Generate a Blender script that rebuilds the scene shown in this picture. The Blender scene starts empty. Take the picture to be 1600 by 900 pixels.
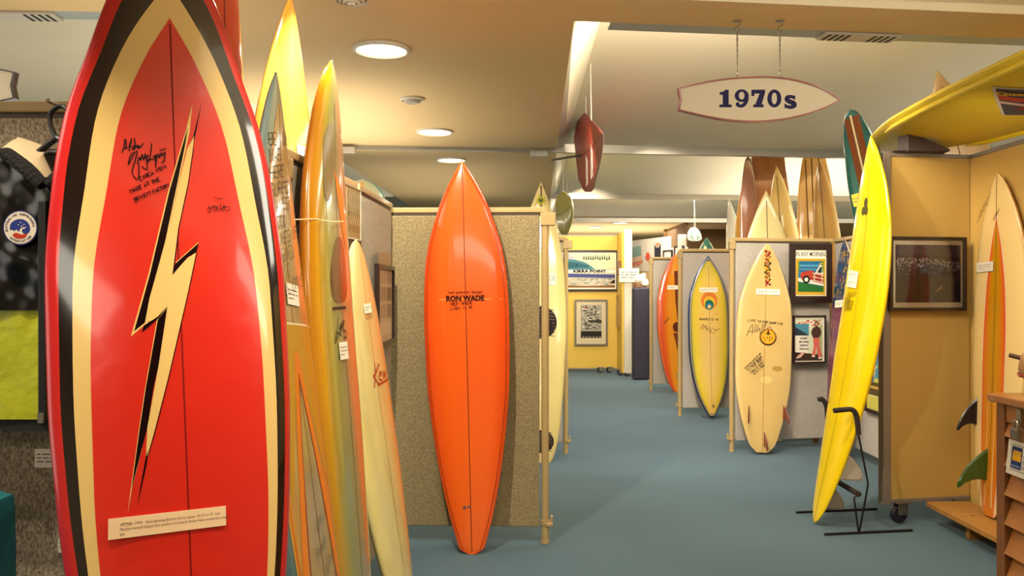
import bpy, bmesh, math, random
from mathutils import Vector, Matrix
from mathutils.geometry import delaunay_2d_cdt, intersect_point_tri_2d

random.seed(7)
scene = bpy.context.scene
COL = scene.collection

# ---------------------------------------------------------------- camera
EYE = Vector((0, 0, 1.38)); FOC = 1300.0; CX, CY = 800.0, 452.0
cam_data = bpy.data.cameras.new('camera'); cam_data.sensor_width = 36; cam_data.lens = FOC / 1600 * 36
cam_data.shift_y = (CY - 450) / 1600; cam_data.clip_start = .05
cam = bpy.data.objects.new('camera', cam_data); COL.objects.link(cam)
cam.location = EYE; cam.rotation_euler = (math.radians(90), 0, 0)
scene.camera = cam
# ---------------------------------------------------------------- world and exposure
world = bpy.data.worlds.new('world'); scene.world = world; world.use_nodes = True
world.node_tree.nodes['Background'].inputs[0].default_value = (1, .93, .82, 1)
world.node_tree.nodes['Background'].inputs[1].default_value = 1.5
vs = scene.view_settings
scene.display_settings.display_device = 'sRGB'
vs.view_transform = 'Standard'; vs.look = 'None'; vs.gamma = 1; vs.exposure = 0.3; vs.use_curve_mapping = False
WARM = (1.0, .89, .71)

def spot(loc, target, power, angle=110, blend=.6, radius=.06, color=WARM):
    l = bpy.data.lights.new('spot_lamp', 'SPOT'); l.energy = power; l.spot_size = math.radians(angle)
    l.spot_blend = blend; l.shadow_soft_size = radius; l.color = color
    o = bpy.data.objects.new('spot_lamp', l); COL.objects.link(o); o.location = loc
    o.rotation_euler = (Vector(target) - Vector(loc)).to_track_quat('-Z', 'Y').to_euler()
    return o

def area(loc, sx, sy, power, color=(1, .92, .76), rot=(0, 0, 0)):
    l = bpy.data.lights.new('added_fill_lamp', 'AREA'); l.shape = 'RECTANGLE'; l.size = sx; l.size_y = sy
    l.energy = power; l.color = color
    o = bpy.data.objects.new('added_fill_lamp', l); COL.objects.link(o); o.location = loc; o.rotation_euler = rot
    return o

# unseen flat fill lamps added under the ceiling for general light
area((2.2, 2.2, 2.62), 2.6, .5, 35)
area((2.2, 6.2, 2.66), 3.0, .5, 30)
area((2.2, 9.3, 2.75), 3.0, .6, 50)
area((2.2, 12.8, 2.75), 3.0, .6, 60)
area((1.2, 16.5, 2.55), 4.0, 1.0, 55)
area((-3.0, 5.5, 2.9), 1.6, 2.5, 50)
area((-3.0, 9.5, 2.9), 1.6, 2.5, 50)
area((-3.0, 1.5, 2.9), 1.6, 2.5, 35)
area((0.2, -1.5, 2.55), 3.0, 1.2, 50)
# unseen fill lamps added at partition height, facing up to brighten the ceiling
UP = (math.pi, 0, 0)
area((-1.4, 6.0, 1.95), 1.2, 2.2, 22, rot=UP)
area((-1.7, 3.2, 1.95), 1.1, 1.6, 6, rot=UP)
area((-.9, 9.5, 2.0), 1.5, 3.0, 9, rot=UP)
area((3.9, 5.6, 1.9), 1.5, 2.6, 8, rot=UP)
area((1.3, 1.6, 1.9), 2.0, 1.6, 32, rot=UP)
area((-3.4, 4.6, 1.9), 2.2, 3.0, 7, rot=UP)
area((3.9, 10.0, 1.9), 2.5, 3.0, 55, rot=UP)
area((2.0, 16.8, 1.6), 3.0, 2.0, 60, rot=UP)
# unseen cove lamps added behind each beam to brighten the sloping coffers
for cy, cx, w_, pw in ((.36, 3.6, 6.0, 40), (4.15, 3.6, 6.0, 330), (7.65, 4.3, 6.5, 130), (11.35, 4.5, 6.5, 120), (3.78, -3.6, 3.5, 0.5), (7.15, -3.6, 3.5, 60)):
    area((cx, cy, 2.86), w_, .3, pw, (1, .92, .76), (math.radians(95), 0, .11 if cx > 0 else .05))
# halogen spots on the boards
spot((1.25, 7.0, 2.56), (1.0, 7.7, 0), 55, 74, .22, .02, (1, .96, .9))  # unseen spot added for a pool of light on the carpet
spot((-.72, 2.97, 2.585), (-.72, 2.97, 0), 9, 168, .3, .05)
spot((-1.3, 1.5, 2.57), (-1.3, 2.15, .3), 62, 62, .7, .02)
spot((-.78, 1.22, 2.57), (-.7, 1.82, .6), 62, 62, .95, .03)
spot((-.56, 3.0, 2.57), (-.35, 4.4, .5), 145, 120, .5, .02)
spot((.0, 1.7, 2.55), (-.62, 2.75, 1.0), 70, 62, .7, .03)
spot((1.0, 4.9, 2.6), (2.0, 7.0, .9), 105, 80, .6, .03)  # unseen spots from here on added to brighten the panels and boards
spot((1.1, 6.8, 2.6), (1.9, 9.0, .9), 120, 80, .6, .03)
spot((.95, 4.1, 2.6), (1.95, 4.95, 1.2), 80, 80, .6, .03)
spot((1.75, 3.6, 2.15), (2.72, 4.4, 1.5), 26, 90, .6, .03)
spot((.9, 10.3, 2.6), (1.4, 13.5, .9), 130, 80, .6, .03)
spot((.2, 5.2, 2.55), (.5, 7.0, .8), 40, 100, .6, .03)

# ---------------------------------------------------------------- materials
def lin(h):
    if not isinstance(h, str): return tuple(h) if len(h) == 4 else (*h, 1)
    h = h.lstrip('#'); v = [int(h[i:i + 2], 16) / 255 for i in (0, 2, 4)]
    return tuple((c / 12.92 if c <= .04045 else ((c + .055) / 1.055) ** 2.4) for c in v) + (1,)

MATS = {}
def mat(name, color, rough=.5, metal=0.0, coat=0.0, noise=None, bump=None, emit=0.0, sheen=0.0, stretch=None):
    """noise=(scale, colour2, sharpness)  bump=(scale, distance)"""
    if name in MATS: return MATS[name]
    m = bpy.data.materials.new(name); m.use_nodes = True; nt = m.node_tree
    b = nt.nodes['Principled BSDF']; c = lin(color)
    b.inputs['Base Color'].default_value = c; b.inputs['Roughness'].default_value = rough
    b.inputs['Metallic'].default_value = metal; b.inputs['Coat Weight'].default_value = coat
    b.inputs['Coat Roughness'].default_value = .06
    if name.startswith('ink_'): b.inputs['Specular IOR Level'].default_value = .12
    b.inputs['Sheen Weight'].default_value = sheen
    if emit:
        b.inputs['Emission Color'].default_value = c; b.inputs['Emission Strength'].default_value = emit
    if noise or bump:
        tc = nt.nodes.new('ShaderNodeTexCoord'); src = tc.outputs['Object']
        if stretch:
            mp = nt.nodes.new('ShaderNodeMapping'); mp.inputs['Scale'].default_value = stretch
            nt.links.new(src, mp.inputs[0]); src = mp.outputs[0]
    if noise:
        n = nt.nodes.new('ShaderNodeTexNoise'); n.inputs['Scale'].default_value = noise[0]; n.inputs['Detail'].default_value = 5
        nt.links.new(src, n.inputs['Vector'])
        r = nt.nodes.new('ShaderNodeValToRGB'); k = noise[2] if len(noise) > 2 else .2
        r.color_ramp.elements[0].position = .5 - k; r.color_ramp.elements[1].position = .5 + k
        r.color_ramp.elements[0].color = c; r.color_ramp.elements[1].color = lin(noise[1])
        nt.links.new(n.outputs['Fac'], r.inputs[0]); nt.links.new(r.outputs[0], b.inputs['Base Color'])
    if bump:
        n2 = nt.nodes.new('ShaderNodeTexNoise'); n2.inputs['Scale'].default_value = bump[0]; n2.inputs['Detail'].default_value = 3
        nt.links.new(src, n2.inputs['Vector'])
        bp = nt.nodes.new('ShaderNodeBump'); bp.inputs['Distance'].default_value = bump[1]; bp.inputs['Strength'].default_value = 1
        nt.links.new(n2.outputs['Fac'], bp.inputs['Height']); nt.links.new(bp.outputs[0], b.inputs['Normal'])
    MATS[name] = m
    return m

def bmat(name, stops, absu=True, rough=.16, coat=.6, mottle=None, vstops=None):
    """board resin: colour ramp across the board (u) with an optional ramp along it (v) mixed over"""
    if name in MATS: return MATS[name]
    m = bpy.data.materials.new(name); m.use_nodes = True; nt = m.node_tree; b = nt.nodes['Principled BSDF']
    b.inputs['Roughness'].default_value = rough; b.inputs['Coat Weight'].default_value = coat; b.inputs['Coat Roughness'].default_value = .05
    uv = nt.nodes.new('ShaderNodeUVMap'); sp = nt.nodes.new('ShaderNodeSeparateXYZ'); nt.links.new(uv.outputs[0], sp.inputs[0])
    fac = sp.outputs[0]
    if absu:
        a = nt.nodes.new('ShaderNodeMath'); a.operation = 'MULTIPLY_ADD'; a.inputs[1].default_value = 2; a.inputs[2].default_value = -1
        nt.links.new(fac, a.inputs[0]); a2 = nt.nodes.new('ShaderNodeMath'); a2.operation = 'ABSOLUTE'
        nt.links.new(a.outputs[0], a2.inputs[0]); fac = a2.outputs[0]
    def ramp(stops, fac):
        r = nt.nodes.new('ShaderNodeValToRGB'); e = r.color_ramp.elements
        while len(e) < len(stops): e.new(.5)
        for k, (p, c) in enumerate(stops): e[k].position = p
        for k, (p, c) in enumerate(stops): e[k].color = lin(c)
        nt.links.new(fac, r.inputs[0]); return r
    col = ramp(stops, fac).outputs[0]
    if vstops:   # list of (v, colour, alpha)
        rc = ramp([(v, c) for v, c, a in vstops], sp.outputs[1]); ra = ramp([(v, (a, a, a, 1)) for v, c, a in vstops], sp.outputs[1])
        mx = nt.nodes.new('ShaderNodeMix'); mx.data_type = 'RGBA'
        nt.links.new(ra.outputs[0], mx.inputs[0]); nt.links.new(col, mx.inputs[6]); nt.links.new(rc.outputs[0], mx.inputs[7]); col = mx.outputs[2]
    if mottle:   # (scale vector, colour, amount)
        tc = nt.nodes.new('ShaderNodeTexCoord'); mp = nt.nodes.new('ShaderNodeMapping'); mp.inputs['Scale'].default_value = mottle[0]
        nt.links.new(tc.outputs['Object'], mp.inputs[0])
        n = nt.nodes.new('ShaderNodeTexNoise'); n.inputs['Scale'].default_value = 1; n.inputs['Detail'].default_value = 6
        nt.links.new(mp.outputs[0], n.inputs['Vector'])
        r = nt.nodes.new('ShaderNodeMapRange'); r.inputs[1].default_value = .45; r.inputs[2].default_value = .75
        r.inputs[3].default_value = 0; r.inputs[4].default_value = mottle[2]; nt.links.new(n.outputs['Fac'], r.inputs[0])
        mx = nt.nodes.new('ShaderNodeMix'); mx.data_type = 'RGBA'; mx.inputs[7].default_value = lin(mottle[1])
        nt.links.new(r.outputs[0], mx.inputs[0]); nt.links.new(col, mx.inputs[6]); col = mx.outputs[2]
    nt.links.new(col, b.inputs['Base Color'])
    MATS[name] = m
    return m

def ink(h, rough=.5): return mat('ink_%s_%d' % (h, rough * 100), h, rough)

# ---------------------------------------------------------------- mesh helpers
def link(o, parent=None):
    COL.objects.link(o)
    if parent is not None: o.parent = parent
    return o

class MB:
    """collects faces; build() links them as ONE mesh object"""
    def __init__(s): s.v = []; s.f = []; s.mi = []; s.uv = None
    def add(s, vs, fs, mi=0, M=None):
        b = len(s.v); s.v += [tuple(M @ Vector(v)) if M else tuple(v) for v in vs]
        s.f += [tuple(i + b for i in f) for f in fs]; s.mi += [mi] * len(fs); return s
    def box(s, lo, hi, mi=0, M=None):
        x0, y0, z0 = lo; x1, y1, z1 = hi
        return s.add([(x0, y0, z0), (x1, y0, z0), (x1, y1, z0), (x0, y1, z0), (x0, y0, z1), (x1, y0, z1), (x1, y1, z1), (x0, y1, z1)],
                     [(0, 3, 2, 1), (4, 5, 6, 7), (0, 1, 5, 4), (1, 2, 6, 5), (2, 3, 7, 6), (3, 0, 4, 7)], mi, M)
    def prism(s, pts, h0, h1, axis='z', mi=0, M=None):
        n = len(pts)
        f = {'z': lambda p, h: (p[0], p[1], h), 'y': lambda p, h: (p[0], h, p[1]), 'x': lambda p, h: (h, p[0], p[1])}[axis]
        vs = [f(p, h0) for p in pts] + [f(p, h1) for p in pts]
        fs = [tuple(range(n))[::-1], tuple(range(n, 2 * n))] + [(i, (i + 1) % n, n + (i + 1) % n, n + i) for i in range(n)]
        return s.add(vs, fs, mi, M)
    def tube(s, pts, r, n=10, mi=0, cap=True, M=None):
        pts = [Vector(p) for p in pts]; rs = r if isinstance(r, (list, tuple)) else [r] * len(pts); vs = []; up = None
        for i, p in enumerate(pts):
            d = (pts[min(i + 1, len(pts) - 1)] - pts[max(i - 1, 0)]).normalized()
            if up is None: up = Vector((0, 0, 1)) if abs(d.z) < .9 else Vector((1, 0, 0))
            a = d.cross(up).normalized(); b = a.cross(d).normalized(); up = b
            vs += [p + (a * math.cos(2 * math.pi * k / n) + b * math.sin(2 * math.pi * k / n)) * rs[i] for k in range(n)]
        fs = []
        for i in range(len(pts) - 1):
            for k in range(n):
                fs.append((i * n + k, i * n + (k + 1) % n, (i + 1) * n + (k + 1) % n, (i + 1) * n + k))
        if cap: fs += [tuple(range(n))[::-1], tuple((len(pts) - 1) * n + k for k in range(n))]
        return s.add(vs, fs, mi, M)
    def lathe(s, prof, n=24, mi=0, M=None):
        vs = []; fs = []; m = len(prof)
        for k in range(n):
            a = 2 * math.pi * k / n
            vs += [(r * math.cos(a), r * math.sin(a), z) for r, z in prof]
        for k in range(n):
            for i in range(m - 1):
                k2 = (k + 1) % n; fs.append((k * m + i, k2 * m + i, k2 * m + i + 1, k * m + i + 1))
        return s.add(vs, fs, mi, M)
    def build(s, name, mats, parent=None, smooth=False, bevel=0, **props):
        me = bpy.data.meshes.new(name); me.from_pydata(s.v, [], s.f); me.update()
        if not isinstance(mats, (list, tuple)): mats = [mats]
        for m in mats: me.materials.append(m)
        if len(mats) > 1: me.polygons.foreach_set('material_index', s.mi)
        bm = bmesh.new(); bm.from_mesh(me); bmesh.ops.remove_doubles(bm, verts=bm.verts, dist=1e-6)
        bmesh.ops.recalc_face_normals(bm, faces=bm.faces) if name != 'print' else None
        bm.to_mesh(me); bm.free()
        if smooth:
            me.polygons.foreach_set('use_smooth', [True] * len(me.polygons)); me.set_sharp_from_angle(angle=math.radians(40))
        o = link(bpy.data.objects.new(name, me), parent)
        if bevel:
            bv = o.modifiers.new('bevel', 'BEVEL'); bv.width = bevel; bv.segments = 2; bv.limit_method = 'ANGLE'
        for k, v in props.items(): o[k] = v
        return o

def tag(o, label, cat, group=None):
    o['label'] = label; o['category'] = cat
    if group: o['group'] = group
    return o

def thing(name, label, cat, loc=(0, 0, 0), rotz=0.0, group=None, matrix=None):
    o = link(bpy.data.objects.new(name, None)); o.empty_display_size = .1
    o.matrix_world = matrix if matrix is not None else Matrix.Translation(loc) @ Matrix.Rotation(rotz, 4, 'Z')
    return tag(o, label, cat, group)

def struct(mb, name, m, **k):
    o = mb.build(name, m, **k); o['kind'] = 'structure'; return o

def P(px, py, Y): return Vector(((px - CX) / FOC * Y, Y, EYE.z - (py - CY) / FOC * Y))

# ---------------------------------------------------------------- flat artwork (print) helpers
def inside(p, poly):
    r = False; n = len(poly); x, y = p
    for i in range(n):
        x1, y1 = poly[i]; x2, y2 = poly[i - 1]
        if (y1 > y) != (y2 > y) and x < (x2 - x1) * (y - y1) / (y2 - y1) + x1: r = not r
    return r

def fill(pts, g):
    """triangulate a polygon with inner points every g, so it can follow a curved surface"""
    b = []
    for i, p in enumerate(pts):
        q = pts[(i + 1) % len(pts)]; d = math.hypot(q[0] - p[0], q[1] - p[1]); n = max(1, int(d / g))
        b += [(p[0] + (q[0] - p[0]) * k / n, p[1] + (q[1] - p[1]) * k / n) for k in range(n)]
    xs = [p[0] for p in b]; ys = [p[1] for p in b]; inner = []
    for i in range(1, int((max(xs) - min(xs)) / g) + 1):
        for j in range(1, int((max(ys) - min(ys)) / g) + 1):
            q = (min(xs) + i * g, min(ys) + j * g)
            if inside(q, b): inner.append(q)
    n = len(b)
    vs, es, fs, *_ = delaunay_2d_cdt([Vector(p) for p in b + inner], [], [list(range(n))], 1, 1e-6)
    return [tuple(v) for v in vs], [tuple(f) for f in fs]

def ribbon(pts, w, closed=False):
    n = len(pts); vs = []; fs = []; ws = w if isinstance(w, (list, tuple)) else [w] * n
    for i, p in enumerate(pts):
        a = pts[(i - 1) % n] if closed or i > 0 else p; c = pts[(i + 1) % n] if closed or i < n - 1 else p
        d = (c[0] - a[0], c[1] - a[1]); l = math.hypot(*d) or 1; nx, ny = -d[1] / l, d[0] / l
        vs += [(p[0] + nx * ws[i] / 2, p[1] + ny * ws[i] / 2), (p[0] - nx * ws[i] / 2, p[1] - ny * ws[i] / 2)]
    for i in range(n if closed else n - 1):
        j = (i + 1) % n; fs.append((2 * i, 2 * i + 1, 2 * j + 1, 2 * j))
    return vs, fs

def smooth_line(pts, n=6):
    out = []
    for i in range(len(pts) - 1):
        p0 = pts[max(i - 1, 0)]; p1 = pts[i]; p2 = pts[i + 1]; p3 = pts[min(i + 2, len(pts) - 1)]
        for k in range(n):
            t = k / n
            out.append(tuple(.5 * (2 * p1[a] + (p2[a] - p0[a]) * t + (2 * p0[a] - 5 * p1[a] + 4 * p2[a] - p3[a]) * t * t + (3 * p1[a] - p0[a] - 3 * p2[a] + p3[a]) * t ** 3) for a in range(len(p1))))
    return out + [tuple(pts[-1])]

def ellipse(cx, cy, rx, ry, n=28, a0=0, a1=360):
    return [(cx + rx * math.cos(math.radians(a0 + (a1 - a0) * k / n)), cy + ry * math.sin(math.radians(a0 + (a1 - a0) * k / n))) for k in range(n if a1 - a0 == 360 else n + 1)]

def text2d(body, size, at=(0, 0), rot=0, align='CENTER', shear=0, sx=1.0, spacing=1.0, bold=0.0):
    """(verts, faces) of flat lettering in the built-in typeface"""
    cu = bpy.data.curves.new('t', 'FONT'); cu.body = body; cu.size = size; cu.align_x = align; cu.align_y = 'CENTER'
    cu.shear = shear; cu.space_character = spacing; cu.offset = bold; cu.resolution_u = 2; cu.fill_mode = 'FRONT'
    o = bpy.data.objects.new('t', cu); COL.objects.link(o)
    me = bpy.data.meshes.new_from_object(o.evaluated_get(bpy.context.evaluated_depsgraph_get()))
    c, s_ = math.cos(rot), math.sin(rot)
    vs = [(at[0] + c * v.co.x * sx - s_ * v.co.y, at[1] + s_ * v.co.x * sx + c * v.co.y) for v in me.vertices]
    fs = [tuple(p.vertices) for p in me.polygons]
    bpy.data.objects.remove(o); bpy.data.curves.remove(cu); bpy.data.meshes.remove(me)
    return vs, fs

# one-stroke hand lettering: points "xy" on a 4 x 6 grid, strokes split by spaces
PEN = dict(zip('ABCDEFGHIJKLMNOPQRSTUVWXYZ0123456789-/.', (
    '002640 1232', '00063645443303 3342413000', '4536160501103041', '00062644422000', '46060040 0333', '460600 0333', '453616050110304143 4323',
    '0006 4046 0343', '2620', '4641301001', '0006 460340', '060040', '0006234640', '00064046', '100105163645413010', '00063645443303',
    '100105163645413010 3240', '00063645443303 2340', '453616050413334241301001', '0646 2620', '060110304146', '062046', '0610243046',
    '0046 0640', '062346 2320', '06460040', '100105163645413010', '152620', '05163645440040', '0516364544234241301001', '30360242',
    '460603334241301001', '361501103041423303', '064610', '130416364433130110304133', '4304051636454130', '1333', '0046', '2021')))
def pen(text, size, at, rot=0, slant=.15, wob=.25, seed=1, adv=5.2):
    rnd = random.Random(seed); out = []; x = 0; c, s_ = math.cos(rot), math.sin(rot); k = size / 6
    for ch in text:
        code = PEN.get(ch.upper())
        if code:
            for st in code.split(' '):
                pts = []
                for i in range(0, len(st) - 1, 2):
                    a = (x + int(st[i]) + rnd.uniform(-wob, wob)) * k; b = (int(st[i + 1]) + rnd.uniform(-wob, wob)) * k
                    a += b * slant; pts.append((at[0] + c * a - s_ * b, at[1] + s_ * a + c * b))
                if len(pts) > 1: out.append(pts)
        x += adv if code else 3.2
    return out

def scrawl(at, w, h, n, seed, rot=0):
    """an illegible signature: one looping stroke"""
    rnd = random.Random(seed); pts = []; c, s_ = math.cos(rot), math.sin(rot)
    for i in range(n):
        a = w * i / (n - 1) + rnd.uniform(-.05, .05) * w; b = h * (.5 if i % 2 else -.35) * rnd.uniform(.3, 1) * (1.3 if i < 3 else .8)
        pts.append((at[0] + c * a - s_ * b, at[1] + s_ * a + c * b))
    return smooth_line(pts, 5)

def words(x0, x1, y, rnd, h):
    """a line of print too small to read: short dashes"""
    out = []; x = x0
    while x < x1:
        w = min(rnd.uniform(1.2, 4) * h, x1 - x); out.append([(x, y), (x + w, y)]); x += w + h * .8
    return out

class Art:
    """a set of flat shapes mapped onto a surface f(x, y, off) and linked as one mesh"""
    def __init__(s, f, g=None): s.f = f; s.g = g; s.mb = MB(); s.mats = []; s.k = 0
    def _m(s, m):
        if m not in s.mats: s.mats.append(m)
        return s.mats.index(m)
    def shape(s, vf, m, off=None):
        s.k += 1; o = off if off is not None else .0004 + .00006 * s.k
        s.mb.add([s.f(x, y, o) for x, y in vf[0]], vf[1], s._m(m)); return s
    def poly(s, pts, m, off=None):
        return s.shape(fill(pts, s.g) if s.g else (pts, [tuple(range(len(pts)))]), m, off)
    def rect(s, x0, y0, x1, y1, m, off=None): return s.poly([(x0, y0), (x1, y0), (x1, y1), (x0, y1)], m, off)
    def line(s, pts, w, m, off=None, closed=False):
        if s.g:
            q = []
            for i in range(len(pts) if closed else len(pts) - 1):
                a = pts[i]; b = pts[(i + 1) % len(pts)]; n = max(1, int(math.hypot(b[0] - a[0], b[1] - a[1]) / (s.g * 1.5)))
                q += [(a[0] + (b[0] - a[0]) * k / n, a[1] + (b[1] - a[1]) * k / n) for k in range(n)]
            pts = q if closed else q + [pts[-1]]
        return s.shape(ribbon(pts, w, closed), m, off)
    def lines(s, ls, w, m, off=None):
        s.k += 1; o = off if off is not None else .0004 + .00006 * s.k
        for l in ls: s.line(l, w, m, o)
        return s
    def text(s, m, *a, off=None, **k): return s.shape(text2d(*a, **k), m, off)
    def build(s, name, parent, **props): 
        o = s.mb.build(name, s.mats, parent)
        for k, v in props.items(): o[k] = v
        return o

# ---------------------------------------------------------------- surfboard builder
def interp(tab, t):
    """smooth (monotone cubic) interpolation of (t, value) pairs"""
    if t <= tab[0][0]: return tab[0][1]
    if t >= tab[-1][0]: return tab[-1][1]
    n = len(tab); d = [(tab[i + 1][1] - tab[i][1]) / (tab[i + 1][0] - tab[i][0]) for i in range(n - 1)]
    m = [d[0]] + [0 if d[i - 1] * d[i] <= 0 else 2 * d[i - 1] * d[i] / (d[i - 1] + d[i]) for i in range(1, n - 1)] + [d[-1]]
    i = max(k for k in range(n - 1) if tab[k][0] <= t); h = tab[i + 1][0] - tab[i][0]; u = (t - tab[i][0]) / h
    return (2 * u ** 3 - 3 * u * u + 1) * tab[i][1] + (u ** 3 - 2 * u * u + u) * h * m[i] + (3 * u * u - 2 * u ** 3) * tab[i + 1][1] + (u ** 3 - u * u) * h * m[i + 1]

class Board:
    """surfboard: local x across, y from tail to nose, z out of the deck. tail / nose are world points, face the way the deck looks"""
    def __init__(s, label, tail, nose, face, W, mats, T=.066, nr=.07, tr=.03, group=None, name='surfboard', shell='shell', nt=72, ns=9, cat='surfboard'):
        tail = Vector(tail); nose = Vector(nose); L = nose - tail; s.L = L.length; ly = L.normalized(); f = Vector(face)
        lz = (f - ly * f.dot(ly)).normalized(); lx = ly.cross(lz)
        s.M = Matrix(((lx.x, ly.x, lz.x, tail.x), (lx.y, ly.y, lz.y, tail.y), (lx.z, ly.z, lz.z, tail.z), (0, 0, 0, 1)))
        s.Mi = s.M.inverted(); s.W = W; s.T = T; s.nr = nr; s.tr = tr
        s.root = thing(name, label, cat, matrix=s.M, group=group)
        mb = MB(); uv = []; ts = [(1 - math.cos(math.pi * i / nt)) / 2 for i in range(nt + 1)]
        ss = [-math.cos(math.pi * j / (2 * ns)) for j in range(2 * ns + 1)]; m = len(ss); R = 2 * m - 2
        for t in ts:
            w = max(s.w(t), .0015); th = s.th(t) / 2; r = s.r(t)
            for u in ss: mb.v.append((u * w, t * s.L, r + th * s.sec(u))); uv.append(((u + 1) / 2, t))
            for u in ss[-2:0:-1]: mb.v.append((u * w, t * s.L, r - th * s.sec(u))); uv.append(((u + 1) / 2, t))
        for i in range(nt):
            for j in range(R):
                k = (j + 1) % R; mb.f.append((i * R + j, i * R + k, (i + 1) * R + k, (i + 1) * R + j)); mb.mi.append(0 if j < m - 1 else 1)
        mb.f.append(tuple(range(R))[::-1]); mb.f.append(tuple(nt * R + j for j in range(R))); mb.mi += [0, 0]
        me = bpy.data.meshes.new(shell); me.from_pydata(mb.v, [], mb.f)
        mats = mats if isinstance(mats, (list, tuple)) else [mats]
        for q in mats: me.materials.append(q)
        if len(mats) > 1: me.polygons.foreach_set('material_index', mb.mi)
        me.polygons.foreach_set('use_smooth', [True] * len(me.polygons))
        lay = me.uv_layers.new(name='UVMap')
        for l in me.loops: lay.data[l.index].uv = uv[l.vertex_index]
        bm = bmesh.new(); bm.from_mesh(me); bmesh.ops.recalc_face_normals(bm, faces=bm.faces); bm.to_mesh(me); bm.free()
        s.shell = link(bpy.data.objects.new(shell, me), s.root)
    def w(s, t): return interp(s.W, t)
    def sec(s, u): return max(0, 1 - abs(u) ** 2.7) ** .5
    def th(s, t): return s.T * max(math.sin(math.pi * min(max(t, .004), .996)) ** .5, .05)
    def r(s, t):
        a = s.nr * max(0, (t - .45) / .55) ** 2.4 + s.tr * max(0, (.4 - t) / .4) ** 2
        return a - (s.tr * (1 - t) + s.nr * t)
    def z(s, x, y, hull=False):
        t = min(max(y / s.L, 0), 1); w = max(s.w(t), .002); u = min(max(x / w, -1), 1)
        return s.r(t) + (-1 if hull else 1) * s.th(t) / 2 * s.sec(u)
    def f(s, x, y, off): return (x, y, s.z(x, y) + off)
    def loc(s, *pts):
        """points of the deck seen at these pixels, in board coordinates"""
        out = []; o = s.Mi @ EYE
        for px, py in pts:
            d = s.Mi.to_3x3() @ Vector(((px - CX) / FOC, 1, -(py - CY) / FOC)); z = .02
            for _ in range(12):
                q = o + d * ((z - o.z) / d.z); z = s.z(q.x, q.y)
            out.append((q.x, q.y))
        return out
    def art(s, g=.03): return Art(s.f, g)
    def band(s, name, m, outer, inner=None, t0=0.0, t1=1.0, off=.0005, n=70, parent=None):
        """area of the deck between -outer(t)..outer(t), or the two strips from inner to outer; carries its own uv"""
        mb = MB(); uv = []; cols = 41
        for i in range(n + 1):
            k = t0 + (t1 - t0) * (1 - math.cos(math.pi * i / n)) / 2; a = max(outer(k), 0)
            for j in range(cols):
                x = -math.cos(math.pi * j / (cols - 1)) * a
                mb.v.append(s.f(x, k * s.L, off)); uv.append((.5 - .5 * math.cos(math.pi * j / (cols - 1)), (k - t0) / (t1 - t0)))
        for i in range(n):
            for j in range(cols - 1): mb.f.append((i * cols + j, i * cols + j + 1, (i + 1) * cols + j + 1, (i + 1) * cols + j))
        me = bpy.data.meshes.new(name); me.from_pydata(mb.v, [], mb.f); me.materials.append(m)
        me.polygons.foreach_set('use_smooth', [True] * len(me.polygons)); lay = me.uv_layers.new(name='UVMap')
        for l in me.loops: lay.data[l.index].uv = uv[l.vertex_index]
        return link(bpy.data.objects.new(name, me), parent or s.root)
    def stringer(s, m, w=.006, t0=.01, t1=.985, name='stringer'):
        s.art(.05).line([(0, t0 * s.L), (0, t1 * s.L)], w, m, .0011).build(name, s.root)
    def pinline(s, m, inset=.02, w=.003, t0=.02, t1=.97, name='pinline'):
        n = 60; a = s.art(None)
        ts = [t0 + (t1 - t0) * i / n for i in range(n + 1)]
        for sg in (-1, 1):
            a.line([(sg * max(s.w(t) - inset, .0), t * s.L) for t in ts], w, m, .0012)
        a.build(name, s.root)
    def card(s, at, w, h, rot=0, rows=3, seed=1, label=None, tone='efe4cf', hull=False, off=.004, lines=True):
        """paper caption taped to the board"""
        c, sn = math.cos(rot), math.sin(rot); z = s.z(at[0], at[1], hull); t = at[1] / s.L
        sl = (s.z(at[0], at[1] + .02, hull) - s.z(at[0], at[1] - .02, hull)) / .04; sx = (s.z(at[0] + .01, at[1]) - s.z(at[0] - .01, at[1])) / .02
        q = lambda x, y, o: (at[0] + c * x - sn * y, at[1] + sn * x + c * y, z + off + o + sl * (sn * x + c * y) + sx * (c * x - sn * y))
        mb = MB(); k = [(-w / 2, -h / 2), (w / 2, -h / 2), (w / 2, h / 2), (-w / 2, h / 2)]
        mb.add([q(x, y, -.002) for x, y in k] + [q(x, y, 0) for x, y in k], [(3, 2, 1, 0), (4, 5, 6, 7), (0, 1, 5, 4), (1, 2, 6, 5), (2, 3, 7, 6), (3, 0, 4, 7)])
        o = mb.build('caption_card', mat('paper_' + tone, tone, .7), s.root)
        if label: o['label'] = label
        if lines:
            rnd = random.Random(seed); a = Art(q); lh = h / (rows + 2)
            for i in range(rows):
                a.lines(words(-w * .42, w * (.42 if i < rows - 1 else 0), h / 2 - lh * (i + 1.5), rnd, lh * .55), lh * .28, ink('6b5f52'), .0004)
            a.build('card_text', o)
        return o, q
    def fin(s, at, pts, m, thick=.008, hull=False, name='fin', cant=0, toe=0, label=None):
        """fin: pts are (along the board towards the nose, height)"""
        z = s.z(at[0], at[1], hull); sg = -1 if hull else 1; n = len(pts); mb = MB()
        cx = sum(p[0] for p in pts) / n; cy = sum(p[1] for p in pts) / n
        def row(k, x): return [(at[0] + x + p2 * cant + p1 * toe, at[1] + p1, z + sg * p2) for p1, p2 in ((cx + (a - cx) * k, cy + (b - cy) * k) for a, b in pts)]
        mb.v = row(.8, -thick / 2) + row(1, 0) + row(.8, thick / 2)
        mb.f = [tuple(range(n))[::-1], tuple(range(2 * n, 3 * n))]
        for a in (0, n): mb.f += [(a + i, a + (i + 1) % n, a + n + (i + 1) % n, a + n + i) for i in range(n)]
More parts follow.
